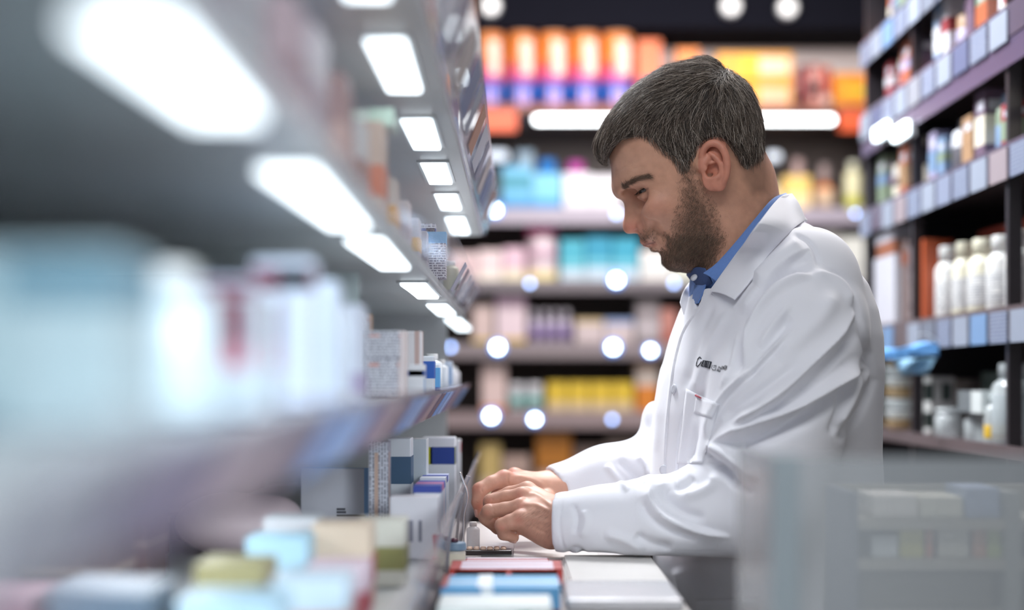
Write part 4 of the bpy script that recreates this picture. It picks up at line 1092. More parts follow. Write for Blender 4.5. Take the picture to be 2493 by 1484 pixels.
# small packs in focus farther along the middle shelf
S = [('c', 1000, 808, 946, 1.66, .026, (236, 232, 236), [(.0, 1.0, (206, 178, 172), 'side_print', .70, .90)], 'slim cream carton standing tall beside the printed stack'),
     ('c', 1006, 888, 950, 1.60, .040, (226, 228, 234), [(.62, .80, (60, 90, 160), 'brand_strip', .0, .6), (.0, .55, (120, 170, 220), 'blue_panel', .05, .42)], 'white carton with blue panel in front of the slim cream one'),
     ('c', 1036, 868, 946, 1.78, .034, (232, 236, 244), [(.40, .86, (46, 98, 190), 'blue_panel')], 'white carton with a deep blue band on the middle shelf'),
     ('c', 1070, 888, 940, 1.90, .026, (232, 236, 246), [(.18, .88, (108, 176, 232), 'blue_panel'), (.05, .18, (40, 90, 180), 'brand_strip')], 'small sky-blue and white carton on the middle shelf'),
     ('b', 1052, 862, 942, 2.02, .028, (236, 244, 250), [], 'white pill bottle behind the small sky-blue carton'),
     ('b', 1092, 876, 940, 2.14, .022, (230, 238, 246), [], 'small white bottle beyond the sky-blue carton, nearest of three'),
     ('c', 1106, 880, 938, 2.26, .020, (206, 220, 240), [(.2, .8, (170, 196, 232))], 'pale blue slim carton between small white bottles'),
     ('b', 1122, 884, 938, 2.40, .022, (238, 242, 248), [], 'small white bottle second along, past the slim pale blue carton'),
     ('b', 1140, 894, 936, 2.56, .022, (240, 240, 246), [], 'small white bottle farthest along the middle left shelf')]
for kd, px_, ya, yb, Y, wx, col, bands, lb in S:
    x = (px_ - CX) * Y / F; hz = (CY - ya) * Y / F - Z3
    if x + wx / 2 > -.100: x = -.100 - wx / 2 
    left_item(kd, x, Y, Z3, wx, wx if kd == 'b' else wx * .9, hz, col, bands if kd == 'c' else (), 'medicine_carton' if kd == 'c' else 'medicine_bottle', lb, 'box' if kd == 'c' else 'bottle')
# upper shelf goods (between the two lamp rows)
U = [(-.150, .60, .06, .06, .085, (112, 84, 92), (92, 70, 80), 'Plum-brown carton nearest the lens on the upper left shelf'), (-.158, .73, .055, .07, .10, (150, 150, 150), (124, 120, 120), 'Grey carton beside the plum-brown one on the upper shelf'),
     (-.148, .84, .05, .06, .088, (168, 138, 142), (140, 104, 108), 'Dusty pink carton on the upper left shelf'), (-.150, .95, .05, .06, .098, (186, 176, 178), (150, 130, 136), 'Pale mauve carton next to the dusty pink one, upper shelf'),
     (-.146, 1.07, .048, .06, .092, (150, 110, 104), (196, 160, 150), 'Terracotta carton on the upper shelf above the second lamp'), (-.145, 1.19, .046, .05, .080, (196, 192, 190), (160, 120, 110), 'Light grey carton with a brown band on the upper shelf'),
     (-.140, 1.32, .044, .05, .1015, (206, 178, 160), (214, 120, 80), 'Cream carton with an orange-red band on the upper shelf'), (-.138, 1.44, .042, .05, .068, (212, 200, 190), (232, 170, 60), 'Cream carton with a yellow mark on the upper shelf'),
     (-.134, 1.57, .040, .045, .062, (216, 206, 206), (196, 180, 186), 'Off-white carton past the yellow-marked one, upper shelf'), (-.130, 1.70, .036, .04, .058, (206, 200, 208), (232, 178, 70), 'Pale lilac carton with amber foot on the upper shelf'),
     (-.128, 1.83, .034, .04, .056, (198, 192, 200), (176, 170, 180), 'Plain pale grey carton before the blue-striped pair, upper shelf')]
for x, y, wx, wy, hz, c, b, lb in U: carton('medicine_carton', lb, 'box', x, y, H(Z2), wx, wy, hz, c, [(.35, .62, b)])
for i, (x, y) in enumerate([(-.26, 1.0), (-.30, 1.25), (-.27, 1.5), (-.24, 1.75), (-.34, .8), (-.30, 2.05)]):
    carton('medicine_carton', ['brown', 'slate', 'taupe', 'green-grey', 'dark plum', 'ash grey'][i] + ' carton in the back row of the upper left shelf', 'box', x, y, H(Z2), .07, .08, .095, [(110, 86, 84), (106, 112, 120), (140, 128, 124), (120, 130, 124), (84, 62, 70), (150, 152, 156)][i], [(.1, .3, (130, 120, 120))])
carton('medicine_carton', 'white carton with navy stripe at the end of the upper shelf', 'box', (1040 - CX) * 1.93 / F, 1.94, H(Z2), .022, .03, .077, (226, 218, 218), [(.55, .92, (44, 70, 150), 'navy_stripe', .0, .45)], printed=txt_w)
carton('medicine_carton', 'sky-blue topped carton beside the navy-striped one, upper shelf', 'box', (1062 - CX) * 1.85 / F, 1.86, H(Z2), .024, .032, .058, (216, 214, 224), [(.76, 1.0, (96, 176, 226), 'blue_lid_band')], printed=txt_w)
for i, (px_, Y, hz, c) in enumerate([(1098, 2.08, .040, (214, 214, 190)), (1112, 2.24, .036, (232, 236, 240)), (1126, 2.42, .034, (238, 240, 244))]):
    bottle('medicine_bottle', ['cream', 'white', 'snow-white far'][i] + ' little bottle at the far end of the upper left shelf', 'bottle', (px_ - CX) * Y / F, Y, H(Z2), .011, hz, c)
# flat packs with pale green edge seen under the top lamps
carton('flat_carton', 'long pale green-white carton lying across the upper shelf cartons', 'box', -.172, 1.35, H(.2245), .122, .05, .0155, (222, 236, 226), [(.0, 1., (206, 232, 214), 'green_end', .82, 1.)])
# top shelf goods
for i, (x, y, hz, c, b) in enumerate([(-.092, 1.35, .07, (206, 120, 70), (240, 170, 60)), (-.092, 1.52, .075, (90, 110, 190), (226, 226, 240)), (-.095, 1.70, .07, (236, 140, 60), (190, 60, 90)), (-.094, 1.90, .08, (150, 90, 150), (90, 130, 210)), (-.096, 2.12, .07, (200, 204, 220), (80, 110, 180)), (-.10, 2.36, .07, (214, 110, 120), (90, 60, 130))]):
    carton('medicine_carton', ['orange and amber', 'blue and white', 'orange and crimson', 'violet and blue', 'silver and blue', 'pink and purple'][i] + ' carton on the topmost lit shelf at left', 'box', x, y, H(.2725), .034, .06, hz, c, [(.3, .7, b)])
# bottom shelf goods
B = [('c', -.30, .66, .09, .08, .060, (150, 176, 184), (120, 150, 164), 'Teal-grey carton lowest and nearest on the bottom left shelf'), ('c', -.235, .72, .07, .08, .052, (176, 196, 204), (150, 130, 150), 'Pale aqua carton with mauve band on the bottom shelf'),
     ('c', -.165, .80, .06, .07, .045, (206, 190, 206), (196, 150, 170), 'Lilac-pink carton near the lens on the bottom shelf'), ('c', -.175, .92, .06, .06, .060, (172, 204, 220), (140, 176, 200), 'Light blue carton on the bottom shelf'),
     ('c', -.250, .92, .06, .07, .066, (90, 106, 122), (60, 74, 92), 'Slate-blue carton on the bottom shelf'), ('c', -.320, .92, .06, .07, .060, (132, 96, 108), (110, 80, 90), 'Dull maroon carton on the bottom shelf'),
     ('c', -.140, 1.02, .05, .05, .060, (196, 214, 226), (206, 160, 150), 'Ice-blue carton with salmon band on the bottom shelf'), ('c', -.205, 1.08, .05, .06, .062, (156, 150, 110), (130, 126, 90), 'Olive carton on the bottom shelf'),
     ('c', -.138, 1.15, .046, .05, .052, (206, 188, 200), (170, 80, 90), 'Rose carton with dark red band on the bottom shelf'), ('c', -.195, 1.22, .05, .05, .065, (172, 210, 228), (214, 226, 236), 'Sky-blue and white carton on the bottom shelf'),
     ('c', -.150, 1.28, .05, .05, .070, (214, 196, 176), (178, 72, 70), 'Cream carton with brick-red band on the bottom shelf'), ('c', -.205, 1.36, .05, .05, .068, (196, 200, 206), (150, 120, 70), 'Grey carton with ochre band on the bottom shelf'),
     ('c', -.128, 1.40, .046, .05, .062, (206, 206, 196), (140, 140, 90), 'Off-white carton with olive band on the bottom shelf')]
for kd, x, y, wx, wy, hz, c, b, lb in B: carton('medicine_carton', lb, 'box', x, y, H(Z4), wx, wy, hz, c, [(.25, .6, b)])
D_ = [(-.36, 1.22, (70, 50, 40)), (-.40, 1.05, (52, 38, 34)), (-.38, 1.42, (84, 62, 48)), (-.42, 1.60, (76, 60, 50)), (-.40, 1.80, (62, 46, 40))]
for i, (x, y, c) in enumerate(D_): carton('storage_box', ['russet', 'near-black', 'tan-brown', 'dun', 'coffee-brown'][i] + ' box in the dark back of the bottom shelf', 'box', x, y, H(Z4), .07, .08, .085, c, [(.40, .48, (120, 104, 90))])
# reflection of the sleeve, built as a pale translucent solid
g = Grid((-.385, 1.55, H(-.2)), (-.225, 1.72, H(-.10)), .003)
f = g.ell((-.315, 1.635, H(-.162)), (.062, .055, .034)); f = smin(f, g.ell((-.262, 1.635, H(-.165)), (.026, .045, .031)), .02); f = smax(f, -g.plane((0, 0, H(Z4)), (0, 0, 1)), .006)
a, b = surface_nets(g, f); o = quad_mesh('sleeve_reflection', a, b, mat('pale_reflection', s2l((226, 206, 212)), .5, alpha=.9), None); tag(o, 'pale pinkish solid standing for a sleeve reflection on the bottom left shelf', 'sleeve_reflection')
carton('leaflet_card', 'large grey-white card with fine print standing on the bottom shelf' ,'card', (815 - CX) * 1.72 / F, 1.74, H(Z4), .085, .004, .088, (196, 196, 206), [(.0, 1.0, (120, 160, 206), 'blue_edge', .88, .985), (.44, .47, (70, 70, 80), 'print_line', .50, .62), (.40, .43, (70, 70, 80), 'print_line', .50, .63), (.36, .385, (60, 60, 70), 'print_line', .50, .90)])
# packets behind the lip, in focus
K = [(925, 1075, 1.70, .022, .040, (228, 224, 230), [(.3, .9, (206, 176, 160), 'side_print', .3, .5)], 'tall narrow white carton at the left of the in-focus bottom packets', txt_v),
     (975, 1066, 1.80, .028, .045, (224, 228, 234), [(.55, .82, (70, 100, 130), 'slate_band')], 'white carton with a slate-blue band on the bottom shelf', None),
     (1018, 1068, 1.88, .024, .045, (206, 214, 220), [], 'plain pale grey carton beside the slate-banded one', None),
     (1094, 1064, 2.10, .046, .045, (226, 230, 238), [(.66, .88, (36, 66, 150), 'navy_band', .30, 1.), (.66, .88, (206, 210, 60), 'yellow_mark', .0, .24)], 'white carton with navy band and yellow corner on the bottom shelf', None),
     (1130, 1070, 2.28, .024, .04, (232, 234, 240), [(.8, .95, (200, 70, 90), 'red_mark', .3, .7)], 'white carton with a small red mark, farthest of the bottom packets', None)]
for px_, ya, Y, wx, wy, c, bands, lb, pm in K:
    carton('medicine_carton', lb, 'box', min((px_ - CX) * Y / F, -.088 - wx / 2), Y, H(Z4), wx, wy, (CY - ya) * Y / F - Z4, c, bands, printed=pm)
carton('medicine_carton', 'white barcode-printed carton with a red corner, front of the packet row', 'box', (1010 - CX) * 1.60 / F, 1.60, H(Z4), .052, .030, .067, (226, 224, 232), [(.0, .40, (190, 60, 70), 'red_corner', .88, 1.0), (.28, .62, (120, 120, 140), 'barcode', .10, .26), (.28, .62, (130, 130, 150), 'barcode', .34, .48), (.28, .62, (120, 120, 140), 'barcode', .60, .66)], printed=None)
for i in range(6):
    Y = 1.66 + i * .042
    carton('medicine_packet', ['nearest', 'second', 'third', 'fourth', 'fifth', 'farthest'][i] + ' of the thin upright packets filed behind the clear lip', 'box', (1042 - CX) * 1.66 / F - .0004 * i, Y, H(Z4), .030, .030, .074 - .001 * (i % 3), [(222, 226, 236), (206, 216, 230), (226, 222, 232), (196, 210, 228), (222, 228, 236), (210, 220, 232)][i],
           [(.90, 1.0, [(60, 80, 170), (206, 120, 170), (70, 90, 180), (220, 226, 236), (60, 80, 160), (190, 200, 230)][i], 'top_print')], group='thin upright packets behind the clear lip')
# ---- things on the counter
ZC = .958
o = thing('blister_pack', 'dark blister strip of beige tablets on the counter under the fingers', 'blister pack', (P3(1180, 1300, 1.86)[0], 1.86, .958 + .012))
bm = bmesh.new(); add_box(bm, -.024, .034, -.014, .014, -.012, -.006, .001); k = from_bm('foil_card', bm, mat('dark_foil', (.035, .025, .025), .3), o)
for i in range(6):
    for j in range(2):
        t = lathe('tablet', [(.0005, 0), (.0036, 0), (.0038, .0012), (.0030, .0026), (.0005, .0030)], paint(214, 184, 164), o, 14); t.location = (-.019 + i * .0085, -.006 + j * .012, -.006)
tag(box('glass_plate', -.045, .035, 1.80, 1.92, ZC, ZC + .0015, glass_m), 'thin clear plate lying flat on the counter beneath the blister strip', 'plate')
# little jar with a blue lid standing at the lip, small ornament on it
j = lathe('jar', [(.001, 0), (.0120, 0), (.0130, .002), (.0130, .020), (.0120, .0215), (.001, .0215)], mat('cream_jar', s2l((206, 198, 186)), .3), None, 24); j.location = (P3(1106, 1310, 1.72)[0], 1.72, ZC); tag(j, 'squat cream jar with slate-blue lid at the end of the clear lip', 'jar')
lathe('lid', [(.001, .0215), (.0138, .0215), (.0140, .0230), (.0138, .0290), (.0125, .0305), (.001, .0305)], paint(112, 136, 160), j, 24)
box('label', -.0133, .0133, -.0135, -.0128, .004, .018, paint(222, 214, 196), j)
c_ = lathe('pill', [(.0005, 0), (.0045, .0004), (.0050, .0025), (.0030, .0045), (.0005, .0050)], mat('dark_berry_pill', (.10, .03, .05), .2), None, 14); c_.location = (j.location.x, 1.72, ZC + .0305); tag(c_, 'tiny dark red pill resting on the slate-blue jar lid', 'pill')
# upright metal strip and bin at the lip
t = thing('metal_holder', 'curved steel holder strip rising beside the fingertips', 'holder', (P3(1133, 1330, 1.80)[0], 1.80, ZC))
bm = bmesh.new()
pts = [(1131, 1330), (1130, 1290), (1132, 1250), (1140, 1215), (1137, 1190), (1128, 1165), (1122, 1148)]
vs = [P3(x, y, 1.80) - np.array(t.location) for x, y in spline(pts, 4)]
vv = []
for p in vs: vv.append((bm.verts.new((p[0], -.012, p[2])), bm.verts.new((p[0], .012, p[2]))))
for a, b in zip(vv[:-1], vv[1:]): bm.faces.new((a[0], a[1], b[1], b[0]))
k = from_bm('steel_strip', bm, mat('brushed_steel', (.62, .61, .64), .22, .85), t, True); md = k.modifiers.new('s', 'SOLIDIFY'); md.thickness = .0014
box('foot', -.006, .012, -.014, .014, 0, .002, MATS['brushed_steel'], t)
bo = bottle('vial', 'small clear-capped vial standing behind the steel strip', 'bottle', P3(1152, 1300, 1.90)[0], 1.90, ZC, .0085, .036, (206, 206, 212), m=mat('clear_vial', (.75, .76, .8), .1, alpha=.6))
# cartons lying nearer on the counter
c1 = carton('medicine_carton', 'flat white and magenta carton lying across the counter, behind the red-edged one', 'box', -.012, 1.735, ZC, .096, .040, .008, (226, 214, 224), [(.1, .8, (170, 90, 130), 'magenta_panel', .02, .30), (.1, 1.0, (200, 60, 60), 'red_mark', .52, .56)])
c2 = carton('medicine_carton', 'white carton with red edges lying flat on the counter', 'box', -.012, 1.58, ZC, .118, .075, .021, (226, 220, 232), [(0, .26, (142, 36, 34), 'red_edge'), (0, 1., (190, 62, 52), 'red_corner', 0, .05), (0, 1., (190, 62, 52), 'red_corner', .95, 1.), (.28, 1., (206, 100, 90), 'red_mark', .50, .55)])
box('top_label', -.048, .050, -.030, .030, .0210, .0213, paint(222, 214, 230), c2)
box('red_edge', -.059, -.048, -.0375, .0375, .0210, .0214, paint(184, 50, 44), c2); box('red_edge', .050, .059, -.0375, .0375, .0210, .0214, paint(184, 50, 44), c2)
c3 = carton('medicine_carton', 'blue carton with a white centre stripe on the counter, nearest the lens', 'box', -.016, 1.42, ZC, .112, .085, .026, (92, 158, 206), [(.0, 1., (226, 236, 244), 'white_stripe', .34, .44), (.0, .18, (120, 50, 50), 'red_foot')])
box('top_panel', -.054, .054, -.040, .040, .0260, .0263, paint(96, 168, 214), c3); box('white_stripe', -.022, -.008, -.0425, .0425, .0262, .0266, paint(232, 240, 248), c3); box('red_edge', -.056, -.050, -.0425, .0425, .0262, .0266, paint(150, 44, 40), c3)
c4 = carton('medicine_carton', 'white carton with a green dot lying lowest in front of the blue one', 'box', -.020, 1.325, ZC, .10, .07, .022, (214, 222, 222), [(.25, .75, (60, 140, 120), 'green_dot', .70, .82)])
# folder and papers
pp = thing('document_folder', 'silvery white folder of papers at the counter edge under the sleeve', 'folder', (.100, 1.665, ZC))
pap = mat('satin_paper', s2l((218, 214, 210)), .32, noise=.03, bump=.3, nscale=9)
for i, (x0, x1, y0, y1, z0, z1) in enumerate([(-.048, .060, -.115, .110, 0, .0035), (-.046, .061, -.105, .108, .0036, .0060), (-.044, .058, -.122, .106, .0061, .0095)]):
    box('paper_sheet' if i else 'cover', x0, x1, y0, y1, z0, z1, pap, pp, .001)
tag(box('wrapped_pack', .046, .158, 1.40, 1.535, ZC, ZC + .012, mat('silver_film', s2l((196, 196, 200)), .25, .2, bump=.8, nscale=22), None, .004), 'silvery film-wrapped pack at the near edge of the counter', 'pack')
tag(box('paper_slip', -.005, .10, 1.80, 1.98, ZC, ZC + .002, pap, None, .0005), 'white paper slip lying flat beneath the hands', 'paper')

# ================================================================== back of the shop
BY = 6.0; wood = mat('back_shelf_wood', s2l((146, 128, 124)), .5, noise=.06, nscale=5); bdark = mat('back_shelf_dark', s2l((82, 72, 70)), .6, noise=.1, nscale=5)
def bx(px_): return (px_ - CX) * BY / F
def bz(py_): return CAMZ + (CY - py_) * BY / F
bk = thing('back_shelving', 'wide dark shelving across the back wall with pale shelf edges', 'shelving', (bx(1600), BY + .2, 0))
at(box('back_panel', bx(1040), bx(2190), BY + .40, BY + .42, .05, bz(262), bdark), bk)
at(box('back_panel', bx(1040), bx(2190), BY + .36, BY + .38, bz(262), bz(70), mat('white_back_panel', s2l((214, 200, 198)), .5)), bk)
for px_ in (1040, 1704, 2160): at(box('upright', bx(px_), bx(px_) + .03, BY + .02, BY + .40, .0, bz(262), bdark), bk)
edge_l = mat('lavender_edge', s2l((170, 160, 174)), .4)
levels = [(262, 255, 272, mat('rust_edge', s2l((122, 66, 48)), .5)), (512, 505, 546, edge_l), (690, 682, 712, mat('grey_edge', s2l((120, 112, 118)), .4)), (842, 834, 872, mat('taupe_edge', s2l((140, 128, 132)), .4)), (1008, 1000, 1042, mat('mauve_edge', s2l((150, 132, 134)), .4)), (1222, 1218, 1240, MATS['grey_edge'] if 'grey_edge' in MATS else wood)]
for i, (ps, pa, pb, em) in enumerate(levels):
    s_ = at(box('shelf', bx(1042), bx(2188), BY + .004, BY + .40, bz(ps) - .02, bz(ps), wood), bk)
    e_ = box('shelf_edge', bx(1042), bx(2188), BY - .010, BY + .004, bz(pb), bz(pa), em); e_.parent = s_; e_.location = Vector(s_.location) * 0
at(box('plinth', bx(1042), bx(2188), BY, BY + .4, 0, .12, bdark), bk)
for a_, b_ in ((1176, 1258), (2040, 2130)):
    q = box('orange_sign', bx(a_), bx(b_), BY - .03, BY - .014, bz(322), bz(272), paint(226, 92, 46)); tag(q, ['orange price sign beneath the row of tins', 'orange price sign under the yellow-green carton'][a_ > 2000], 'sign')
# strip lamps
tl = mat('strip_lamp_tube', (1, 1, 1), emit=9., ecol=(.92, .97, 1.)); tl_reflect = mat('dim_tube_reflection', (1, 1, 1), emit=1.1, ecol=(.70, .82, 1.))  # the dim one is a tube's reflection, built as a glowing strip
def strip(px0, px1, py0, py1, Y, m, lb):
    x0, x1 = (px0 - CX) * Y / F, (px1 - CX) * Y / F; z0, z1 = CAMZ + (CY - py1) * Y / F, CAMZ + (CY - py0) * Y / F
    t = thing('shelf_lamp', lb, 'lamp', ((x0 + x1) / 2, Y, (z0 + z1) / 2)); r = (z1 - z0) / 2; L = (x1 - x0) / 2
    b = lathe('tube', [(r * .5, -L), (r, -L + r * .4), (r, L - r * .4), (r * .5, L)], m, t, 20); b.rotation_euler = (0, math.radians(90), 0)
    box('housing', -L, L, r * .7, r * 1.5, -r * .8, r * .9, met, t)
strip(1100, 1166, 284, 300, BY - .06, tl, 'short white strip lamp at the left under the top back shelf')
strip(1302, 2030, 283, 299, BY - .06, tl, 'long white strip lamp running behind the head at the back')
strip(1148, 1236, 366, 392, BY + .3, tl_reflect, 'dim bluish reflection of a strip lamp, below the short one at left')
strip(1868, 1900, 370, 392, BY + .3, tl_reflect, 'dim bluish lamp reflection right of the head, below the long strip')
# dark soffit with two spots
tag(box('trim_1', bx(1040), bx(2200), BY - .02, BY + .36, bz(70), 2.75, mat('black_soffit', s2l((22, 22, 30)), .9, spec=.05, noise=.1)), kind='structure')
sp = mat('spot_lens', (1, 1, 1), emit=.75, ecol=(1, .93, .9))
for px_, py_, lb in ((1775, 22, 'round ceiling spot on the dark band, left of two'), (1912, 26, 'round ceiling spot on the dark band, right of two'), (1195, 22, 'dim round spot at the far left of the dark band')):
    t = thing('spotlight', lb, 'lamp', (bx(px_), BY - .06, bz(py_))); k = lathe('lens', [(.001, 0), (.034, 0), (.032, .006), (.001, .008)], sp, t, 16); k.rotation_euler = (math.radians(90), 0, 0)
    k = lathe('housing', [(.036, 0), (.041, 0), (.041, .035), (.036, .035)], mat('spot_housing', (.3, .3, .32), .4), t, 16); k.rotation_euler = (math.radians(-90), 0, 0); k.location = (0, .0, 0)
# small blue-white LEDs clipped to the shelf edges
bled = mat('blue_white_led', (1, 1, 1), emit=26., ecol=(.62, .80, 1.)); pled = mat('blue_led', (1, 1, 1), emit=9., ecol=(.25, .45, 1.))
for i, (px_, py_, s_) in enumerate([(1212, 845, 1.), (1492, 845, 1.), (1500, 682, 1.), (1583, 853, .8), (1196, 1012, 1.), (1302, 1020, .8), (1205, 512, .9), (1098, 845, .6), (1290, 690, .6), (1500, 522, .6), (1490, 1020, .6), (1640, 690, .6), (2080, 520, .5)]):
    t = thing('shelf_light', ['brightest blue-white light on the fourth shelf edge, left', 'blue-white light on the fourth shelf edge, centre', 'blue-white light on the third shelf edge, centre', 'blue light by the coat front on the fourth edge', 'blue-white light on the fifth edge, left', 'blue light on the fifth edge, right of its neighbour',
        'pale light on the second shelf edge by the left unit', 'faint blue light on the fourth edge near the left unit', 'faint blue light on the third shelf edge', 'faint blue light on the second edge by the nose', 'faint blue light on the fifth edge by the sleeve', 'faint light on the third edge beneath the chin', 'faint light on the second edge at far right'][i], 'light', (bx(px_), BY - .012, bz(py_)))
    r = .0185 * s_; k = lathe('lens', [(.001, 0), (r, 0), (r, .003), (r * .6, .006), (.001, .007)], bled if s_ >= .8 else pled, t, 14); k.rotation_euler = (math.radians(90), 0, 0)
    k = lathe('bezel', [(r * 1.6, -.001), (r * 1.7, .001), (r * 1.7, .004), (r * 1.1, .004)], mat('blue_bezel', s2l((90, 130, 220)), .3, emit=1.2, ecol=(.2, .4, 1.)) if s_ >= .8 else met, t, 14); k.rotation_euler = (math.radians(90), 0, 0)

def bitem(px0, px1, py0, lev, col, bands, label, cat='box', kind='c', depth=.14, name=None, cap=None, lab=None, dy=.05, group=None, neck=.45, shoulder=.72):
    "goods on the back shelves from their photographed extent"
    zt, zb = bz(py0), bz(levels[lev][0]); w_ = bx(px1) - bx(px0); xc = (bx(px0) + bx(px1)) / 2
    if kind == 'c': return carton(name or 'carton', label, cat, xc, BY + dy + depth / 2, zb, w_, depth, zt - zb, col, bands, group=group)
    o = bottle(name or 'bottle', label, 'bottle' if cat == 'box' else cat, xc, BY + dy + w_ / 2, zb, w_ / 2, zt - zb, col, cap=cap or (240, 240, 240), lab=lab, group=group, neck=neck, shoulder=shoulder)
    for b in bands:
        r = w_ / 2 * 1.004; h = zt - zb
        lathe('printed_band', [(r, b[0] * h), (r + .0006, b[0] * h), (r + .0006, b[1] * h), (r, b[1] * h)], paint(*b[2]), o, 24)
    return o
for i, (a_, b_) in enumerate([(1158, 1226), (1236, 1306), (1312, 1384), (1390, 1462), (1468, 1544)]):
    xc = (bx(a_) + bx(b_)) / 2; r = (bx(b_) - bx(a_)) / 2; z0 = bz(262); h = bz(60) - z0
    t = lathe('tin', [(.001, 0), (r * .97, 0), (r, .01), (r, h * .93), (r * .97, h * .945), (.001, h * .945)], paint(240, 142, 66), None, 28); t.location = (xc, BY + .04 + r, z0 + .0008)
    tag(t, 'tall orange, pink and blue tin on the top back shelf, %s' % ORD[i], 'tin')
    for z_a, z_b, c in ((.0, .10, (150, 50, 70)), (.10, .30, (40, 104, 196)), (.30, .36, (110, 90, 180)), (.36, .52, (232, 96, 140)), (.52, .62, (240, 130, 90))):
        lathe('printed_band', [(r + .0004, h * z_a), (r + .001, h * z_a), (r + .001, h * z_b), (r + .0004, h * z_b)], paint(*c), t, 28)
    lathe('lid', [(r * .96, h * .93), (r * 1.01, h * .935), (r * 1.01, h * .99), (r * .95, h), (.001, h)], paint(238, 206, 190), t, 28)
    box('front_patch', -r * .12, r * .72, -r * 1.01, -r * .70, h * .42, h * .84, paint(250, 206, 190), t); box('front_patch', -r * .35, r * .45, -r * 1.01, -r * .9, h * .06, h * .26, paint(186, 150, 214), t)
bitem(1554, 1612, 90, 0, (226, 104, 40), [(.0, .45, (206, 70, 110)), (.1, .2, (90, 110, 200))], 'orange and pink carton right of the tins on the top back shelf')
bitem(1650, 1708, 112, 0, (238, 132, 40), [(.0, .6, (236, 110, 40))], 'small orange carton behind the crown of the head')
o = bitem(1750, 1934, 122, 0, (246, 166, 22), [(.46, .54, (232, 120, 20)), (.62, .92, (252, 214, 180), 'pale_panel', .56, .96), (.10, .40, (250, 190, 150), 'pale_panel', .56, .96), (.5, .96, (252, 190, 20), 'yellow_panel', .30, .56), (.0, .45, (250, 176, 10), 'yellow_panel', .30, .56)], 'big yellow-orange carton on the top back shelf')
bitem(1950, 1976, 152, 0, (140, 24, 32), [(.05, .3, (90, 20, 26))], 'dark red bottle left of two beside the big yellow carton', kind='b', cap=(110, 20, 26), neck=.8, shoulder=.80)
bitem(1980, 2006, 150, 0, (222, 150, 140), [(.35, .6, (60, 30, 40))], 'pinkish bottle with dark band between dark red ones', kind='b', cap=(150, 40, 44), neck=.8, shoulder=.80)
bitem(2009, 2032, 156, 0, (190, 66, 40), [(.05, .35, (224, 190, 180))], 'brick-red bottle on the top back shelf at right', kind='b', cap=(214, 120, 80), neck=.8, shoulder=.80)
bitem(2038, 2116, 172, 0, (244, 150, 30), [(.42, .62, (200, 190, 40), 'green_panel', .3, 1.), (.0, .16, (230, 170, 30))], 'orange carton with a lime panel at the right end')
# second shelf
bitem(1222, 1296, 400, 1, (104, 176, 214), [(.0, .25, (40, 130, 190)), (.5, .8, (60, 140, 160))], 'aqua carton on the second back shelf, left of the blue-capped bottle')
bitem(1298, 1368, 418, 1, (120, 190, 226), [(.0, .3, (44, 140, 204))], 'sky-blue carton on the second back shelf')
bitem(1312, 1360, 368, 1, (80, 170, 226), [], 'bottle with a rounded bright blue cap behind the sky-blue carton', kind='b', cap=(40, 140, 226), dy=.22, neck=.7, shoulder=.5)
bitem(1258, 1300, 345, 1, (150, 176, 196), [], 'tall grey-blue carton at the rear of the second shelf', dy=.24)
for i, (a_, b_, p_) in enumerate([(1374, 1440, 418), (1442, 1512, 424)]): bitem(a_, b_, p_, 1, (232, 228, 236), [(.30, .36, (200, 196, 210)), (.60, .66, (200, 196, 210))], ['white carton with grey stripes right of the sky-blue one', 'white carton with grey stripes beside the nose'][i])
bitem(1386, 1430, 372, 1, (230, 220, 230), [], 'bottle with a magenta cap rising behind the white cartons', kind='b', cap=(226, 90, 190), dy=.24, neck=.75, shoulder=.5)
bitem(1862, 1912, 442, 1, (240, 230, 190), [(.0, .4, (236, 216, 140))], 'cream bottle right of the collar on the second shelf', kind='b', cap=(240, 236, 226))
bitem(1916, 1980, 424, 1, (246, 206, 120), [(.0, .5, (252, 220, 170))], 'yellow-cream carton between cream and orange bottles')
bitem(1942, 2000, 366, 1, (240, 130, 24), [(.1, .5, (252, 226, 206))], 'large orange spray bottle on the second shelf', kind='b', cap=(220, 190, 190), neck=.35, shoulder=.45, dy=.2)
bitem(2012, 2062, 380, 1, (242, 140, 26), [(.1, .5, (252, 220, 190))], 'smaller orange spray bottle on the second shelf', kind='b', cap=(200, 180, 180), neck=.35, shoulder=.5, dy=.2)
bitem(2068, 2108, 388, 1, (238, 232, 190), [(.0, .3, (200, 200, 70))], 'cream and lime bottle at the right end, second shelf', kind='b', cap=(240, 240, 220))
# third shelf
bitem(1096, 1160, 612, 2, (232, 206, 208), [(.5, .6, (214, 170, 176))], 'pale pink carton on the third back shelf by the left unit')
bitem(1164, 1222, 606, 2, (238, 214, 216), [(.0, .35, (250, 238, 226))], 'pink-white carton second along the third back shelf')
bitem(1226, 1278, 600, 2, (226, 190, 206), [(.0, .4, (240, 226, 200))], 'rose carton left of the magenta-topped bottle')
bitem(1284, 1358, 542, 2, (226, 206, 214), [(.0, .22, (232, 214, 160)), (.45, .60, (206, 170, 190))], 'tall white bottle with magenta top on the third shelf', kind='b', cap=(224, 60, 150), neck=.85, shoulder=.70)
for i, (a_, b_, p_, c) in enumerate([(1366, 1424, 580, (70, 168, 190)), (1428, 1490, 572, (46, 148, 180)), (1494, 1556, 576, (52, 156, 184))]):
    bitem(a_, b_, p_, 2, c, [(.0, .35, (196, 214, 228)), (.42, .52, (120, 200, 214))], 'teal carton with pale foot on the third back shelf, %s' % ORD[i])
bitem(1562, 1640, 606, 2, (232, 228, 226), [(.4, .5, (190, 206, 210))], 'white carton under the chin on the third back shelf')
bitem(1644, 1700, 612, 2, (226, 226, 214), [(.0, .3, (206, 214, 200))], 'off-white carton behind the shirt collar')
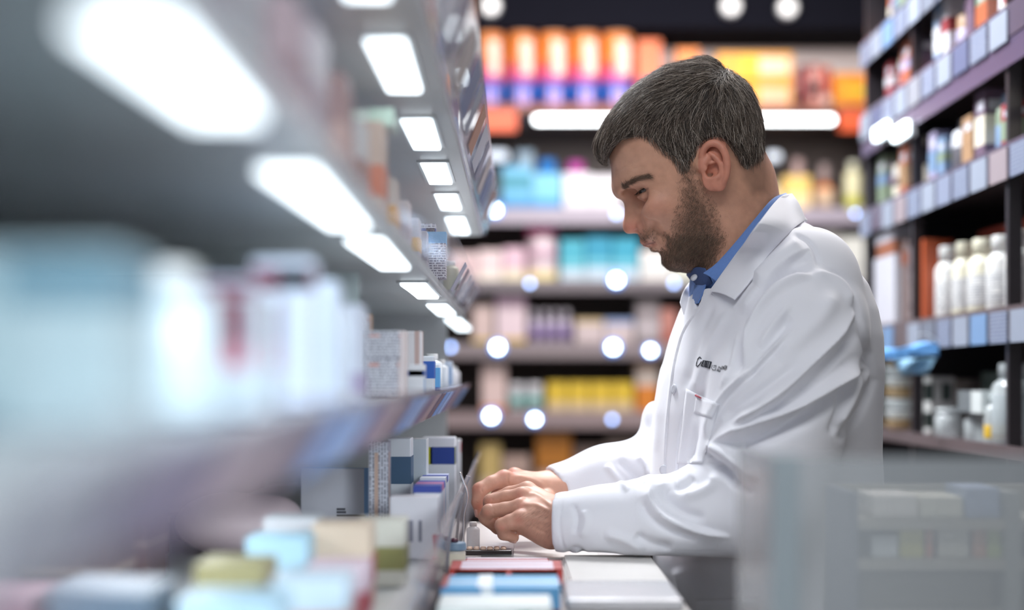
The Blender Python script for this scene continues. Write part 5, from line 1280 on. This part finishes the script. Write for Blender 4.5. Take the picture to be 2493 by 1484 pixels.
bitem(2010, 2052, 560, 2, (206, 200, 198), [(.0, .3, (180, 176, 180))], 'light grey carton behind the shoulder, third back shelf')
bitem(2056, 2112, 572, 2, (236, 236, 230), [(.3, .4, (206, 206, 206))], 'white carton at the right end of the third shelf')
# fourth
bitem(1150, 1200, 740, 3, (214, 190, 186), [(.0, .18, (200, 170, 40))], 'beige carton with yellow foot on the fourth back shelf')
bitem(1208, 1280, 712, 3, (228, 206, 214), [(.0, .16, (206, 170, 50)), (.75, .95, (206, 170, 196))], 'tall pinkish carton with a yellow foot, fourth back shelf')
for i in range(4): bitem(1288 + i * 27, 1311 + i * 27, 752, 3, (196, 184, 206), [(.20, .50, (130, 108, 160))], 'small lilac bottle on the fourth back shelf, %s' % ORD[i], kind='b', cap=(206, 200, 210), neck=.5, shoulder=.62)
for i, (a_, b_) in enumerate([(1402, 1470), (1474, 1544)]): bitem(a_, b_, 776, 3, (206, 190, 192), [(.82, 1., [(214, 190, 150), (150, 170, 214)][i])], ['low beige carton with a tan top, fourth back shelf', 'low beige carton with a blue top, fourth back shelf'][i])
bitem(1552, 1608, 730, 3, (156, 146, 150), [(.3, .5, (200, 190, 196))], 'grey carton near the coat front, fourth back shelf')
bitem(1612, 1650, 750, 3, (190, 130, 120), [(.0, .4, (170, 100, 90))], 'brown-pink carton behind the coat front edge')
# fifth
bitem(1172, 1232, 884, 4, (222, 196, 192), [(.0, .16, (214, 130, 90))], 'pale carton with an orange foot on the fifth back shelf')
for i, (a_, b_) in enumerate([(1238, 1276), (1280, 1322)]): bitem(a_, b_, 934, 4, (210, 212, 220), [(.2, .6, (130, 180, 176))], ['small white tub with green label, left of its pair', 'small white tub with green label, right of its pair'][i], kind='b', cap=(228, 226, 232), neck=.8, shoulder=.6)
for i in range(4): bitem(1332 + i * 54, 1382 + i * 54, 930, 4, (220, 186, 60), [(.0, .38, (214, 190, 150))], 'yellow carton with a beige foot on the fifth back shelf, %s' % ORD[i])
bitem(1552, 1604, 884, 4, (214, 130, 50), [(.55, .95, (206, 190, 180))], 'orange and white carton by the far sleeve')
# sixth
bitem(1168, 1218, 1082, 5, (196, 170, 110), [(.0, .4, (214, 190, 160))], 'ochre carton on the lowest visible back shelf')
bitem(1224, 1290, 1110, 5, (176, 150, 140), [(.3, .6, (140, 112, 104))], 'dull rose-brown carton on the lowest back shelf')
bitem(1306, 1392, 1050, 5, (176, 112, 40), [(.0, .42, (196, 160, 146)), (.46, .5, (110, 80, 50))], 'tall amber carton on the lowest visible back shelf')
bitem(1400, 1470, 1086, 5, (110, 92, 86), [(.3, .5, (130, 110, 100))], 'brown carton right of the amber one on the lowest shelf')
bitem(1476, 1560, 1070, 5, (120, 104, 98), [(.5, .7, (100, 86, 80))], 'taupe carton behind the far sleeve on the lowest shelf')

# ================================================================== shelving on the right of the aisle
XR = .80
dk = mat('dark_walnut', s2l((96, 84, 86)), .35, noise=.2, nscale=7); pl = mat('pale_rail', s2l((150, 146, 164)), .3)
ru = thing('right_shelving', 'dark shelving unit along the right side of the aisle, full of small goods', 'shelving', (XR + .15, 2.6, 0))
RY0, RY1 = 2.05, 3.42
at(box('back_panel', XR + .33, XR + .35, RY0, RY1, 0, H(1.05), dk), ru)
up_m = mat('dark_upright', s2l((50, 46, 50)), .3); at(box('end_panel', XR + .002, XR + .33, RY1 - .02, RY1 - .006, 0, H(1.05), up_m), ru)
for y in (2.415, 3.00):
    for xa in (XR + .002, XR + .300): at(box('upright', xa, xa + .022, y, y + .014, 0, H(1.05), up_m), ru)
RL = [(-.42, .02), (-.115, .012), (.112, .012), (.377, .014), (.600, .016), (.765, .016), (.96, .016)]
rc = [(128, 136, 158), (92, 98, 128), (112, 142, 180), (148, 136, 142), (140, 142, 152), (112, 118, 132)]
for i, (h, th) in enumerate(RL):
    s_ = at(box('shelf', XR, XR + .33, RY0, RY1, H(h - th), H(h), dk), ru)
    if h < -.2: continue
    r = box('price_rail', XR - .006, XR - .001, RY0, RY1, H(h - .05) if h != -.115 else H(h - .02), H(h + .004), mat('walnut_rail', s2l((92, 82, 98)), .25) if h > .3 else dk); r.parent = s_; 
    for j, y in enumerate(np.arange(RY0 + .03, RY1 - .08, .104)):
        if h == -.115: break
        if (i * 5 + j * 3) % 11 == 4: continue
        k = box('price_card', XR - .009, XR - .0065, y, y + .088, H(h - .056), H(h - .004), [paint(*rc[(i * 2 + j) % 6]), paint(142, 150, 166), lines_mat('printed_price_card', (140, 148, 166), (90, 100, 130), freq=160)][(i + j) % 3]); k.parent = s_
    if h == .6: k = box('fascia', XR - .004, XR - .0005, RY0, RY1, H(.505), H(.549), mat('purple_fascia', s2l((92, 80, 104)), .25)); k.parent = s_
rn = ['ivory', 'plum', 'steel-blue', 'copper', 'sage', 'white', 'charcoal', 'ruby', 'tan', 'lavender']
rcol = [(214, 206, 190), (104, 84, 104), (120, 146, 178), (176, 100, 70), (130, 146, 124), (214, 216, 222), (84, 82, 90), (150, 60, 66), (162, 128, 96), (168, 160, 190)]
hn_ = {1: 'lowest', 3: 'third', 4: 'fourth', 5: 'fifth', 6: 'topmost'}
for lv in (3, 4, 5):
    h = RL[lv][0]; y = RY0 + .04; n = 0; used = {}
    while y < RY1 - .10:
        wy = .045 + .03 * random.random(); hz = .080 + .055 * random.random(); ci = (lv * 3 + n * 7) % 10
        c = rcol[ci]; b = rcol[(ci + 3 + n) % 10]
        if (y < 2.435 and y + wy > 2.408) or (y < 3.02 and 2.993 < y + wy): y += .02; continue
        bay = 'near bay' if y < 2.4 else 'middle bay' if y < 2.94 else 'far bay'
        nm_ = '%s and %s' % (rn[ci], rn[(ci + 3 + n) % 10]); key = (nm_, lv)
        lb = '%s %s on the %s shelf of the right unit, %s' % (nm_, 'bottle' if n % 3 == 2 else 'carton', {3: 'third', 4: 'fourth', 5: 'fifth'}[lv], bay)
        used[lb] = used.get(lb, 0) + 1
        if used[lb] > 1: lb = lb.replace(' on the', ' farther along the')
        if n % 3 == 2: bottle('bottle', lb, 'bottle', XR + .05, y + wy / 2, H(h), wy * .36, hz, c, cap=b, lab=(b, .5))
        else: carton('carton', lb, 'box', XR + .055, y + wy / 2, H(h), .07, wy * .88, hz, c, [(.25 + .2 * (n % 2), .65, b), (.72, .85, (206, 206, 216), 'brand_strip', .1, .7)])
        y += wy + .008 + .02 * (n % 4 == 3); n += 1
# two small bright lamps on the right unit
for px_, lb in ((2164, 'bright lamp box on the right unit, left of the pair'), (2212, 'bright lamp box on the right unit, right of the pair')):
    Y = XR * F / (px_ - CX); t = thing('lamp_box', lb, 'lamp', (XR - .012, Y, CAMZ + (CY - 320) * Y / F))
    box('diffuser', -.010, 0, -.055, .055, -.014, .014, mat('lamp_box_white', (1, 1, 1), emit=5., ecol=(.8, .93, 1)), t, .003); box('housing', 0, .012, -.058, .058, -.017, .017, met, t)
# white jars in a row on the eye-level shelf
wj = mat('white_hdpe', s2l((222, 222, 220)), .35, sss=.1); yj = mat('ivory_hdpe', s2l((226, 222, 200)), .35)
for i, (px_, py0, r, c, lb) in enumerate([(2312, 600, .036, wj, 'leftmost white pill bottle on the red-backed right shelf'), (2352, 590, .033, yj, 'ivory pill bottle second from the left, rounded shoulder'), (2400, 582, .042, yj, 'widest ivory pill bottle, third from the left'),
                                            (2446, 574, .040, wj, 'tall white pill bottle with a broad cap, fourth from the left'), (2488, 560, .036, wj, 'white pill bottle at the right edge of the frame')]):
    X_ = XR + .055; Y = X_ * F / (px_ - CX); hz = (CY - py0) * Y / F - RL[2][0]
    bottle('pill_bottle', lb, 'bottle', X_, Y, H(.112), r * .78, hz, (0, 0, 0), m=c, capm=c, neck=.62, shoulder=.66, capr=.72, lab=((200, 200, 206), .52, lines_mat('bottle_print', (214, 214, 212), (140, 142, 150), freq=200)))
tag(box('red_panel', XR + .12, XR + .125, 2.445, 2.955, H(.113), H(.29), paint(150, 58, 40)), 'rust-red panel standing behind the white pill bottles', 'panel')
carton('shelf_box', 'rust-red edge box left of the white pill bottles', 'box', XR + .045, 2.975, H(.112), .06, .02, .165, (176, 84, 50))
carton('carton', 'tall grey carton with brown and green top band on the right unit', 'box', XR + .04, 3.268, H(.112), .06, .18, .215, (196, 196, 206), [(.72, .86, (150, 92, 66)), (.72, .86, (150, 176, 70), 'green_mark', .85, 1.)])
carton('carton', 'brown-grey carton next to the tall banded one on the right unit', 'box', XR + .05, 3.135, H(.112), .06, .055, .18, (116, 100, 98), [(.7, .85, (130, 76, 56))])
carton('carton', 'stacked pinkish grey carton, upper, beside the rust-red edge box', 'box', XR + .05, 3.06, H(.112) + .085, .06, .07, .075, (150, 140, 146), [(.3, .5, (110, 96, 100))])
carton('carton', 'stacked pinkish grey carton, lower, beside the rust-red edge box', 'box', XR + .05, 3.06, H(.112), .06, .07, .083, (160, 146, 148), [(.4, .46, (90, 80, 84))])
# low shelf: boxes, glassware
mask_m = mat('blue_mask_cloth', s2l((96, 160, 222)), .75, sheen=.2)
mk = thing('paper_mask', 'light blue paper mask with a white ear loop hanging at the right unit', 'mask', (XR - .02, 2.95, H(.05)))
vs, fs = [], []
for i in range(13):
    for j in range(5):
        u = i / 12; v = j / 4
        x_ = 2136 + 150 * u; y_ = 846 + 6 * math.sin(u * 6) - 8 * u + v * (24 + 6 * u); vs.append(tuple(P3(x_, y_, 2.82 - .28 * u * .4 + .006 * math.sin(j * 2.2 + i)) - np.array(mk.location)))
for i in range(12):
    for j in range(4): a = i * 5 + j; fs.append((a, a + 5, a + 6, a + 1))
k = mesh('mask_fold', vs, fs, mask_m, mk, True); md = k.modifiers.new('s', 'SOLIDIFY'); md.thickness = .002
vs, fs = [], []
for i in range(9):
    for j in range(6):
        u = i / 8; v = j / 5; x_ = 2176 + (104 - 40 * v) * u + 18 * v; y_ = 876 + v * 34 - 6 * u * (1 - v); vs.append(tuple(P3(x_, y_, 2.80 + .01 * math.sin(i + j)) - np.array(mk.location)))
for i in range(8):
    for j in range(5): a = i * 6 + j; fs.append((a, a + 6, a + 7, a + 1))
k = mesh('mask_body', vs, fs, mat('pale_blue_mask', s2l((150, 196, 226)), .7, alpha=.8), mk, True); md = k.modifiers.new('s', 'SOLIDIFY'); md.thickness = .0015
bm = bmesh.new(); tube(bm, [P3(x_, y_, 2.72) - np.array(mk.location) for x_, y_ in spline([(2232, 815), (2250, 811), (2268, 818), (2280, 830), (2284, 842)], 5)], .0008, 6); from_bm('ear_loop', bm, paint(226, 236, 246), mk, True)
gl = mat('clear_glass', (.80, .86, .88), .06, alpha=.50, spec=.9); gl2 = mat('clear_glass_cap', s2l((206, 214, 216)), .15, alpha=.8)
def rb(px_, py0, r, m, capm, label, X_, lab=None, base=-.115, neck=.5):
    Y = X_ * F / (px_ - CX); hz = (CY - py0) * Y / F - base
    return bottle('glass_bottle', label, 'bottle', X_, Y, H(base), r, hz, (0, 0, 0), m=m, capm=capm, neck=neck, shoulder=.70, lab=lab)
rb(2480, 884, .044, gl, gl2, 'large clear glass bottle with measuring marks at the right edge', XR + .048, lab=((0, 0, 0), .62, mat('bottle_scale', s2l((190, 200, 204)), .3, alpha=.4)), neck=.6)
rb(2425, 962, .020, gl, gl2, 'small clear bottle with a yellow label left of the large one', XR + .024, lab=((214, 176, 60), .38))
rb(2374, 1004, .019, gl, gl2, 'clear ribbed little bottle among the glassware', XR + .026)
rb(2310, 994, .026, gl, gl2, 'squat clear jar with a wide neck among the glassware', XR + .030, neck=.75)
# scale marks on the big bottle
wt = mat('white_box_print', s2l((214, 216, 214)), .4)
Yb = (XR + .07) * F / (2276 - CX)
for k_, (py0, py1, lb) in enumerate([(918, 985, 'upper white box printed with dark figures beside the glassware'), (990, 1074, 'lower white box printed with dark figures beside the glassware')]):
    zt, zb = CAMZ + (CY - py0) * Yb / F, CAMZ + (CY - py1) * Yb / F
    if k_: zb = H(-.115)
    else: zb = H(-.115) + ((CAMZ + (CY - 990) * Yb / F) - H(-.115))
    hz = zt - zb
    o = box('shelf_box', -.025, .025, -.055, .055, 0, hz, wt, None, .001); o.location = (XR + .07, Yb, zb + .0008); tag(o, lb, 'box')
    for t_ in (-.024, .012): box('printed_figure', -.0258, -.0252, t_ - .012, t_ + .008, hz * .2, hz * .8, paint(70, 84, 80), o); box('printed_figure', t_ - .014, t_ + .006, -.0557, -.0552, hz * .2, hz * .8, paint(70, 84, 80), o)
o = carton('shelf_box', 'grey carton with a pale end lying right of the printed boxes', 'box', XR + .035, XR * F / (2360 - CX), H(-.115) + .052, .07, .14, .038, (110, 116, 120), [(.0, 1., (206, 212, 212), 'pale_end', .0, .42)])
carton('shelf_box', 'pale grey box beneath the grey carton on the low right shelf', 'box', XR + .055, XR * F / (2360 - CX), H(-.115), .07, .14, .0515, (150, 156, 158))
for i, (y_, hz_, c_, n_) in enumerate([(2.42, .095, (84, 104, 108), 'slate-teal'), (2.60, .12, (70, 84, 92), 'dark blue-grey'), (2.78, .10, (112, 124, 126), 'mid grey'), (2.96, .125, (92, 110, 104), 'sea-green'), (3.16, .11, (126, 118, 114), 'greige'), (3.30, .09, (150, 154, 160), 'silver')]):
    carton('shelf_box', '%s box in the rear row of the low right shelf' % n_, 'box', XR + .20, y_, H(-.115), .10, .14 if i < 5 else .10, hz_, c_, [(.55, .75, tuple(min(255, v + 40) for v in c_))])
# stacked clear dishes
for i in range(7):
    Yd = (XR + .036) * F / (2190 - CX); d = lathe('glass_dish', [(.010, 0), (.026, .002), (.034, .014), (.036, .019), (.034, .019), (.025, .004), (.010, .003)], gl if i % 3 else mat('amber_dish', s2l((196, 170, 130)), .15, alpha=.6), None, 24)
    d.location = (XR + .036, Yd, H(-.115) + i * .0235); tag(d, 'clear dish in the stack on the low right shelf, %s from the bottom' % ['first', 'second', 'third', 'fourth', 'fifth', 'sixth', 'seventh'][i], 'dish', 'stacked clear dishes on the low right shelf')

# ================================================================== low acrylic display in the right foreground
ac = bpy.data.materials.new('smoky_acrylic'); ac.use_nodes = True; nt = ac.node_tree; b = nt.nodes['Principled BSDF']
b.inputs['Base Color'].default_value = (*s2l((160, 162, 164)), 1); b.inputs['Roughness'].default_value = .25; b.inputs['Alpha'].default_value = .50
AY = .99; ax0 = (1886 - CX) * AY / F; atop = CAMZ + (CY - 1112) * AY / F
dp = thing('display_stand', 'low smoky acrylic display stand in the right foreground, out of focus', 'display', (.33, .95, 0))
at(box('front_pane', ax0, .62, AY, AY + .004, .70, atop, ac), dp)
at(box('side_pane', ax0, ax0 + .004, AY + .0045, 1.16, .70, atop, ac), dp)
at(box('base_cabinet', ax0 - .002, .64, AY - .01, 1.60, 0, .70, mat('stand_base', s2l((150, 146, 142)), .5)), dp)
at(box('corner_post', ax0 - .002, ax0 + .016, AY - .002, AY + .016, .70, atop + .001, mat('grey_post', s2l((140, 148, 152)), .3, alpha=.8)), dp)
DY = 1.46
def dx(p): return (p - CX) * DY / F
def dz(p): return CAMZ + (CY - p) * DY / F
sh = mat('display_cream', s2l((168, 162, 146)), .5)
at(box('back_panel', dx(2060), dx(2620), DY + .10, DY + .11, .70, dz(1196), sh), dp)
for a_, b_ in ((1262, 1286), (1358, 1384), (1484, 1500)): at(box('shelf', dx(2070), dx(2600), DY - .01, DY + .10, dz(b_), dz(a_), sh), dp)
at(box('side_panel', dx(2440), dx(2475), DY - .012, DY + .10, .70, dz(1196), mat('display_grey', s2l((150, 152, 146)), .5)), dp)
at(box('side_panel', dx(2060), dx(2082), DY - .012, DY + .10, .70, dz(1196), mat('display_slate', s2l((96, 100, 112)), .5)), dp)
Dg = [(2124, 2236, 1206, 0, (236, 230, 220), 'cream carton on the upper shelf of the foreground display'), (2240, 2346, 1210, 0, (230, 226, 206), 'ivory carton on the upper display shelf'), (2350, 2436, 1188, 0, (160, 176, 206), 'pale blue carton on the upper display shelf'),
      (2122, 2186, 1306, 1, (220, 226, 226), 'white carton on the lower display shelf'), (2190, 2250, 1284, 1, (206, 200, 90), 'yellow-green carton on the lower display shelf'), (2254, 2272, 1286, 1, (206, 120, 80), 'narrow terracotta carton on the lower display shelf'),
      (2284, 2360, 1288, 1, (216, 212, 196), 'beige carton on the lower display shelf'), (2368, 2402, 1290, 1, (206, 140, 100), 'salmon carton on the lower display shelf'), (2404, 2438, 1290, 1, (180, 196, 90), 'lime carton on the lower display shelf')]
for a_, b_, p_, l_, c, lb in Dg:
    zb = dz(1262) if l_ == 0 else dz(1358); carton('carton', lb, 'box', (dx(a_) + dx(b_)) / 2, DY + .035, zb, dx(b_) - dx(a_) - .001, .07, dz(p_) - zb, c, [(.1, .3, tuple(int(v * .93) for v in c))])
tag(box('folded_bag', dx(2100), dx(2436), DY + .01, DY + .07, dz(1482), dz(1392), mat('kraft_bag', s2l((126, 118, 104)), .6), None, .006), 'dull brown folded bag below the cartons in the foreground display', 'bag')
w = bpy.data.worlds.new('room_air'); scn.world = w; w.use_nodes = True
w.node_tree.nodes['Background'].inputs['Color'].default_value = (.62, .68, .78, 1)
w.node_tree.nodes['Background'].inputs['Strength'].default_value = .32
def area(name, loc, target, sx, sy, power, col, spread=180):
    l = bpy.data.lights.new(name, 'AREA'); l.shape = 'RECTANGLE'; l.size = sx; l.size_y = sy; l.energy = power; l.color = col
    o = bpy.data.objects.new(name, l); COL.objects.link(o); o.location = loc
    l.spread = math.radians(spread); o.rotation_euler = (Vector(target) - Vector(loc)).to_track_quat('-Z', 'Y').to_euler(); return o
area('ceiling_panel_light', (-.2, 2.9, 2.68), (0.2, 2.1, 1.0), 1.0, .6, 118, (.93, .96, 1))
area('ceiling_panel_light', (.7, 2.6, 2.68), (.5, 2.0, 1.2), .9, .5, 30, (1, .96, .94))
area('ceiling_panel_light', (0, .6, 2.68), (.2, 1.8, 1.0), 1.2, .6, 24, (.95, .97, 1))
area('ceiling_panel_light', (.4, 4.0, 2.68), (.4, 4.7, 1.2), 1.4, .5, 45, (1, .97, .94))  # unseen light added towards the back to lift its goods
area('ceiling_panel_light', (.45, 5.0, 2.70), (.45, 6.2, 1.3), 1.6, .4, 42, (1, .97, .95))  # unseen light added close to the back shelves to brighten them
area('added_side_fill', (.80, -.45, 1.62), (-.22, .80, 1.12), .7, .5, 3.7, (.84, .94, 1), 50)  # unseen fill added from the side to brighten the near left goods
# ------------------------------------------------------------------ camera and picture settings
cd = bpy.data.cameras.new('camera'); cam = bpy.data.objects.new('camera', cd); COL.objects.link(cam)
cam.location = (0, 0, CAMZ); cam.rotation_euler = (math.radians(90), 0, 0)
cd.sensor_width = 36; cd.lens = F / 2493 * 36; cd.clip_start = .05
cd.shift_x = -(CX - 1246.5) / 2493; cd.shift_y = (CY - 742) / 2493
cd.dof.use_dof = True; cd.dof.focus_distance = 1.855; cd.dof.aperture_fstop = cd.lens / 1000 / .031
scn.camera = cam
scn.view_settings.view_transform = 'Standard'; scn.view_settings.look = 'None'; scn.view_settings.gamma = 1; scn.view_settings.exposure = 0
scn.view_settings.use_curve_mapping = False
c = scn.cycles
c.max_bounces = 6; c.diffuse_bounces = 4; c.glossy_bounces = 3; c.transmission_bounces = 4; c.transparent_max_bounces = 12
c.sample_clamp_indirect = 4; c.caustics_reflective = False; c.caustics_refractive = False
c.use_denoising = True; c.use_adaptive_sampling = True; c.adaptive_threshold = .02
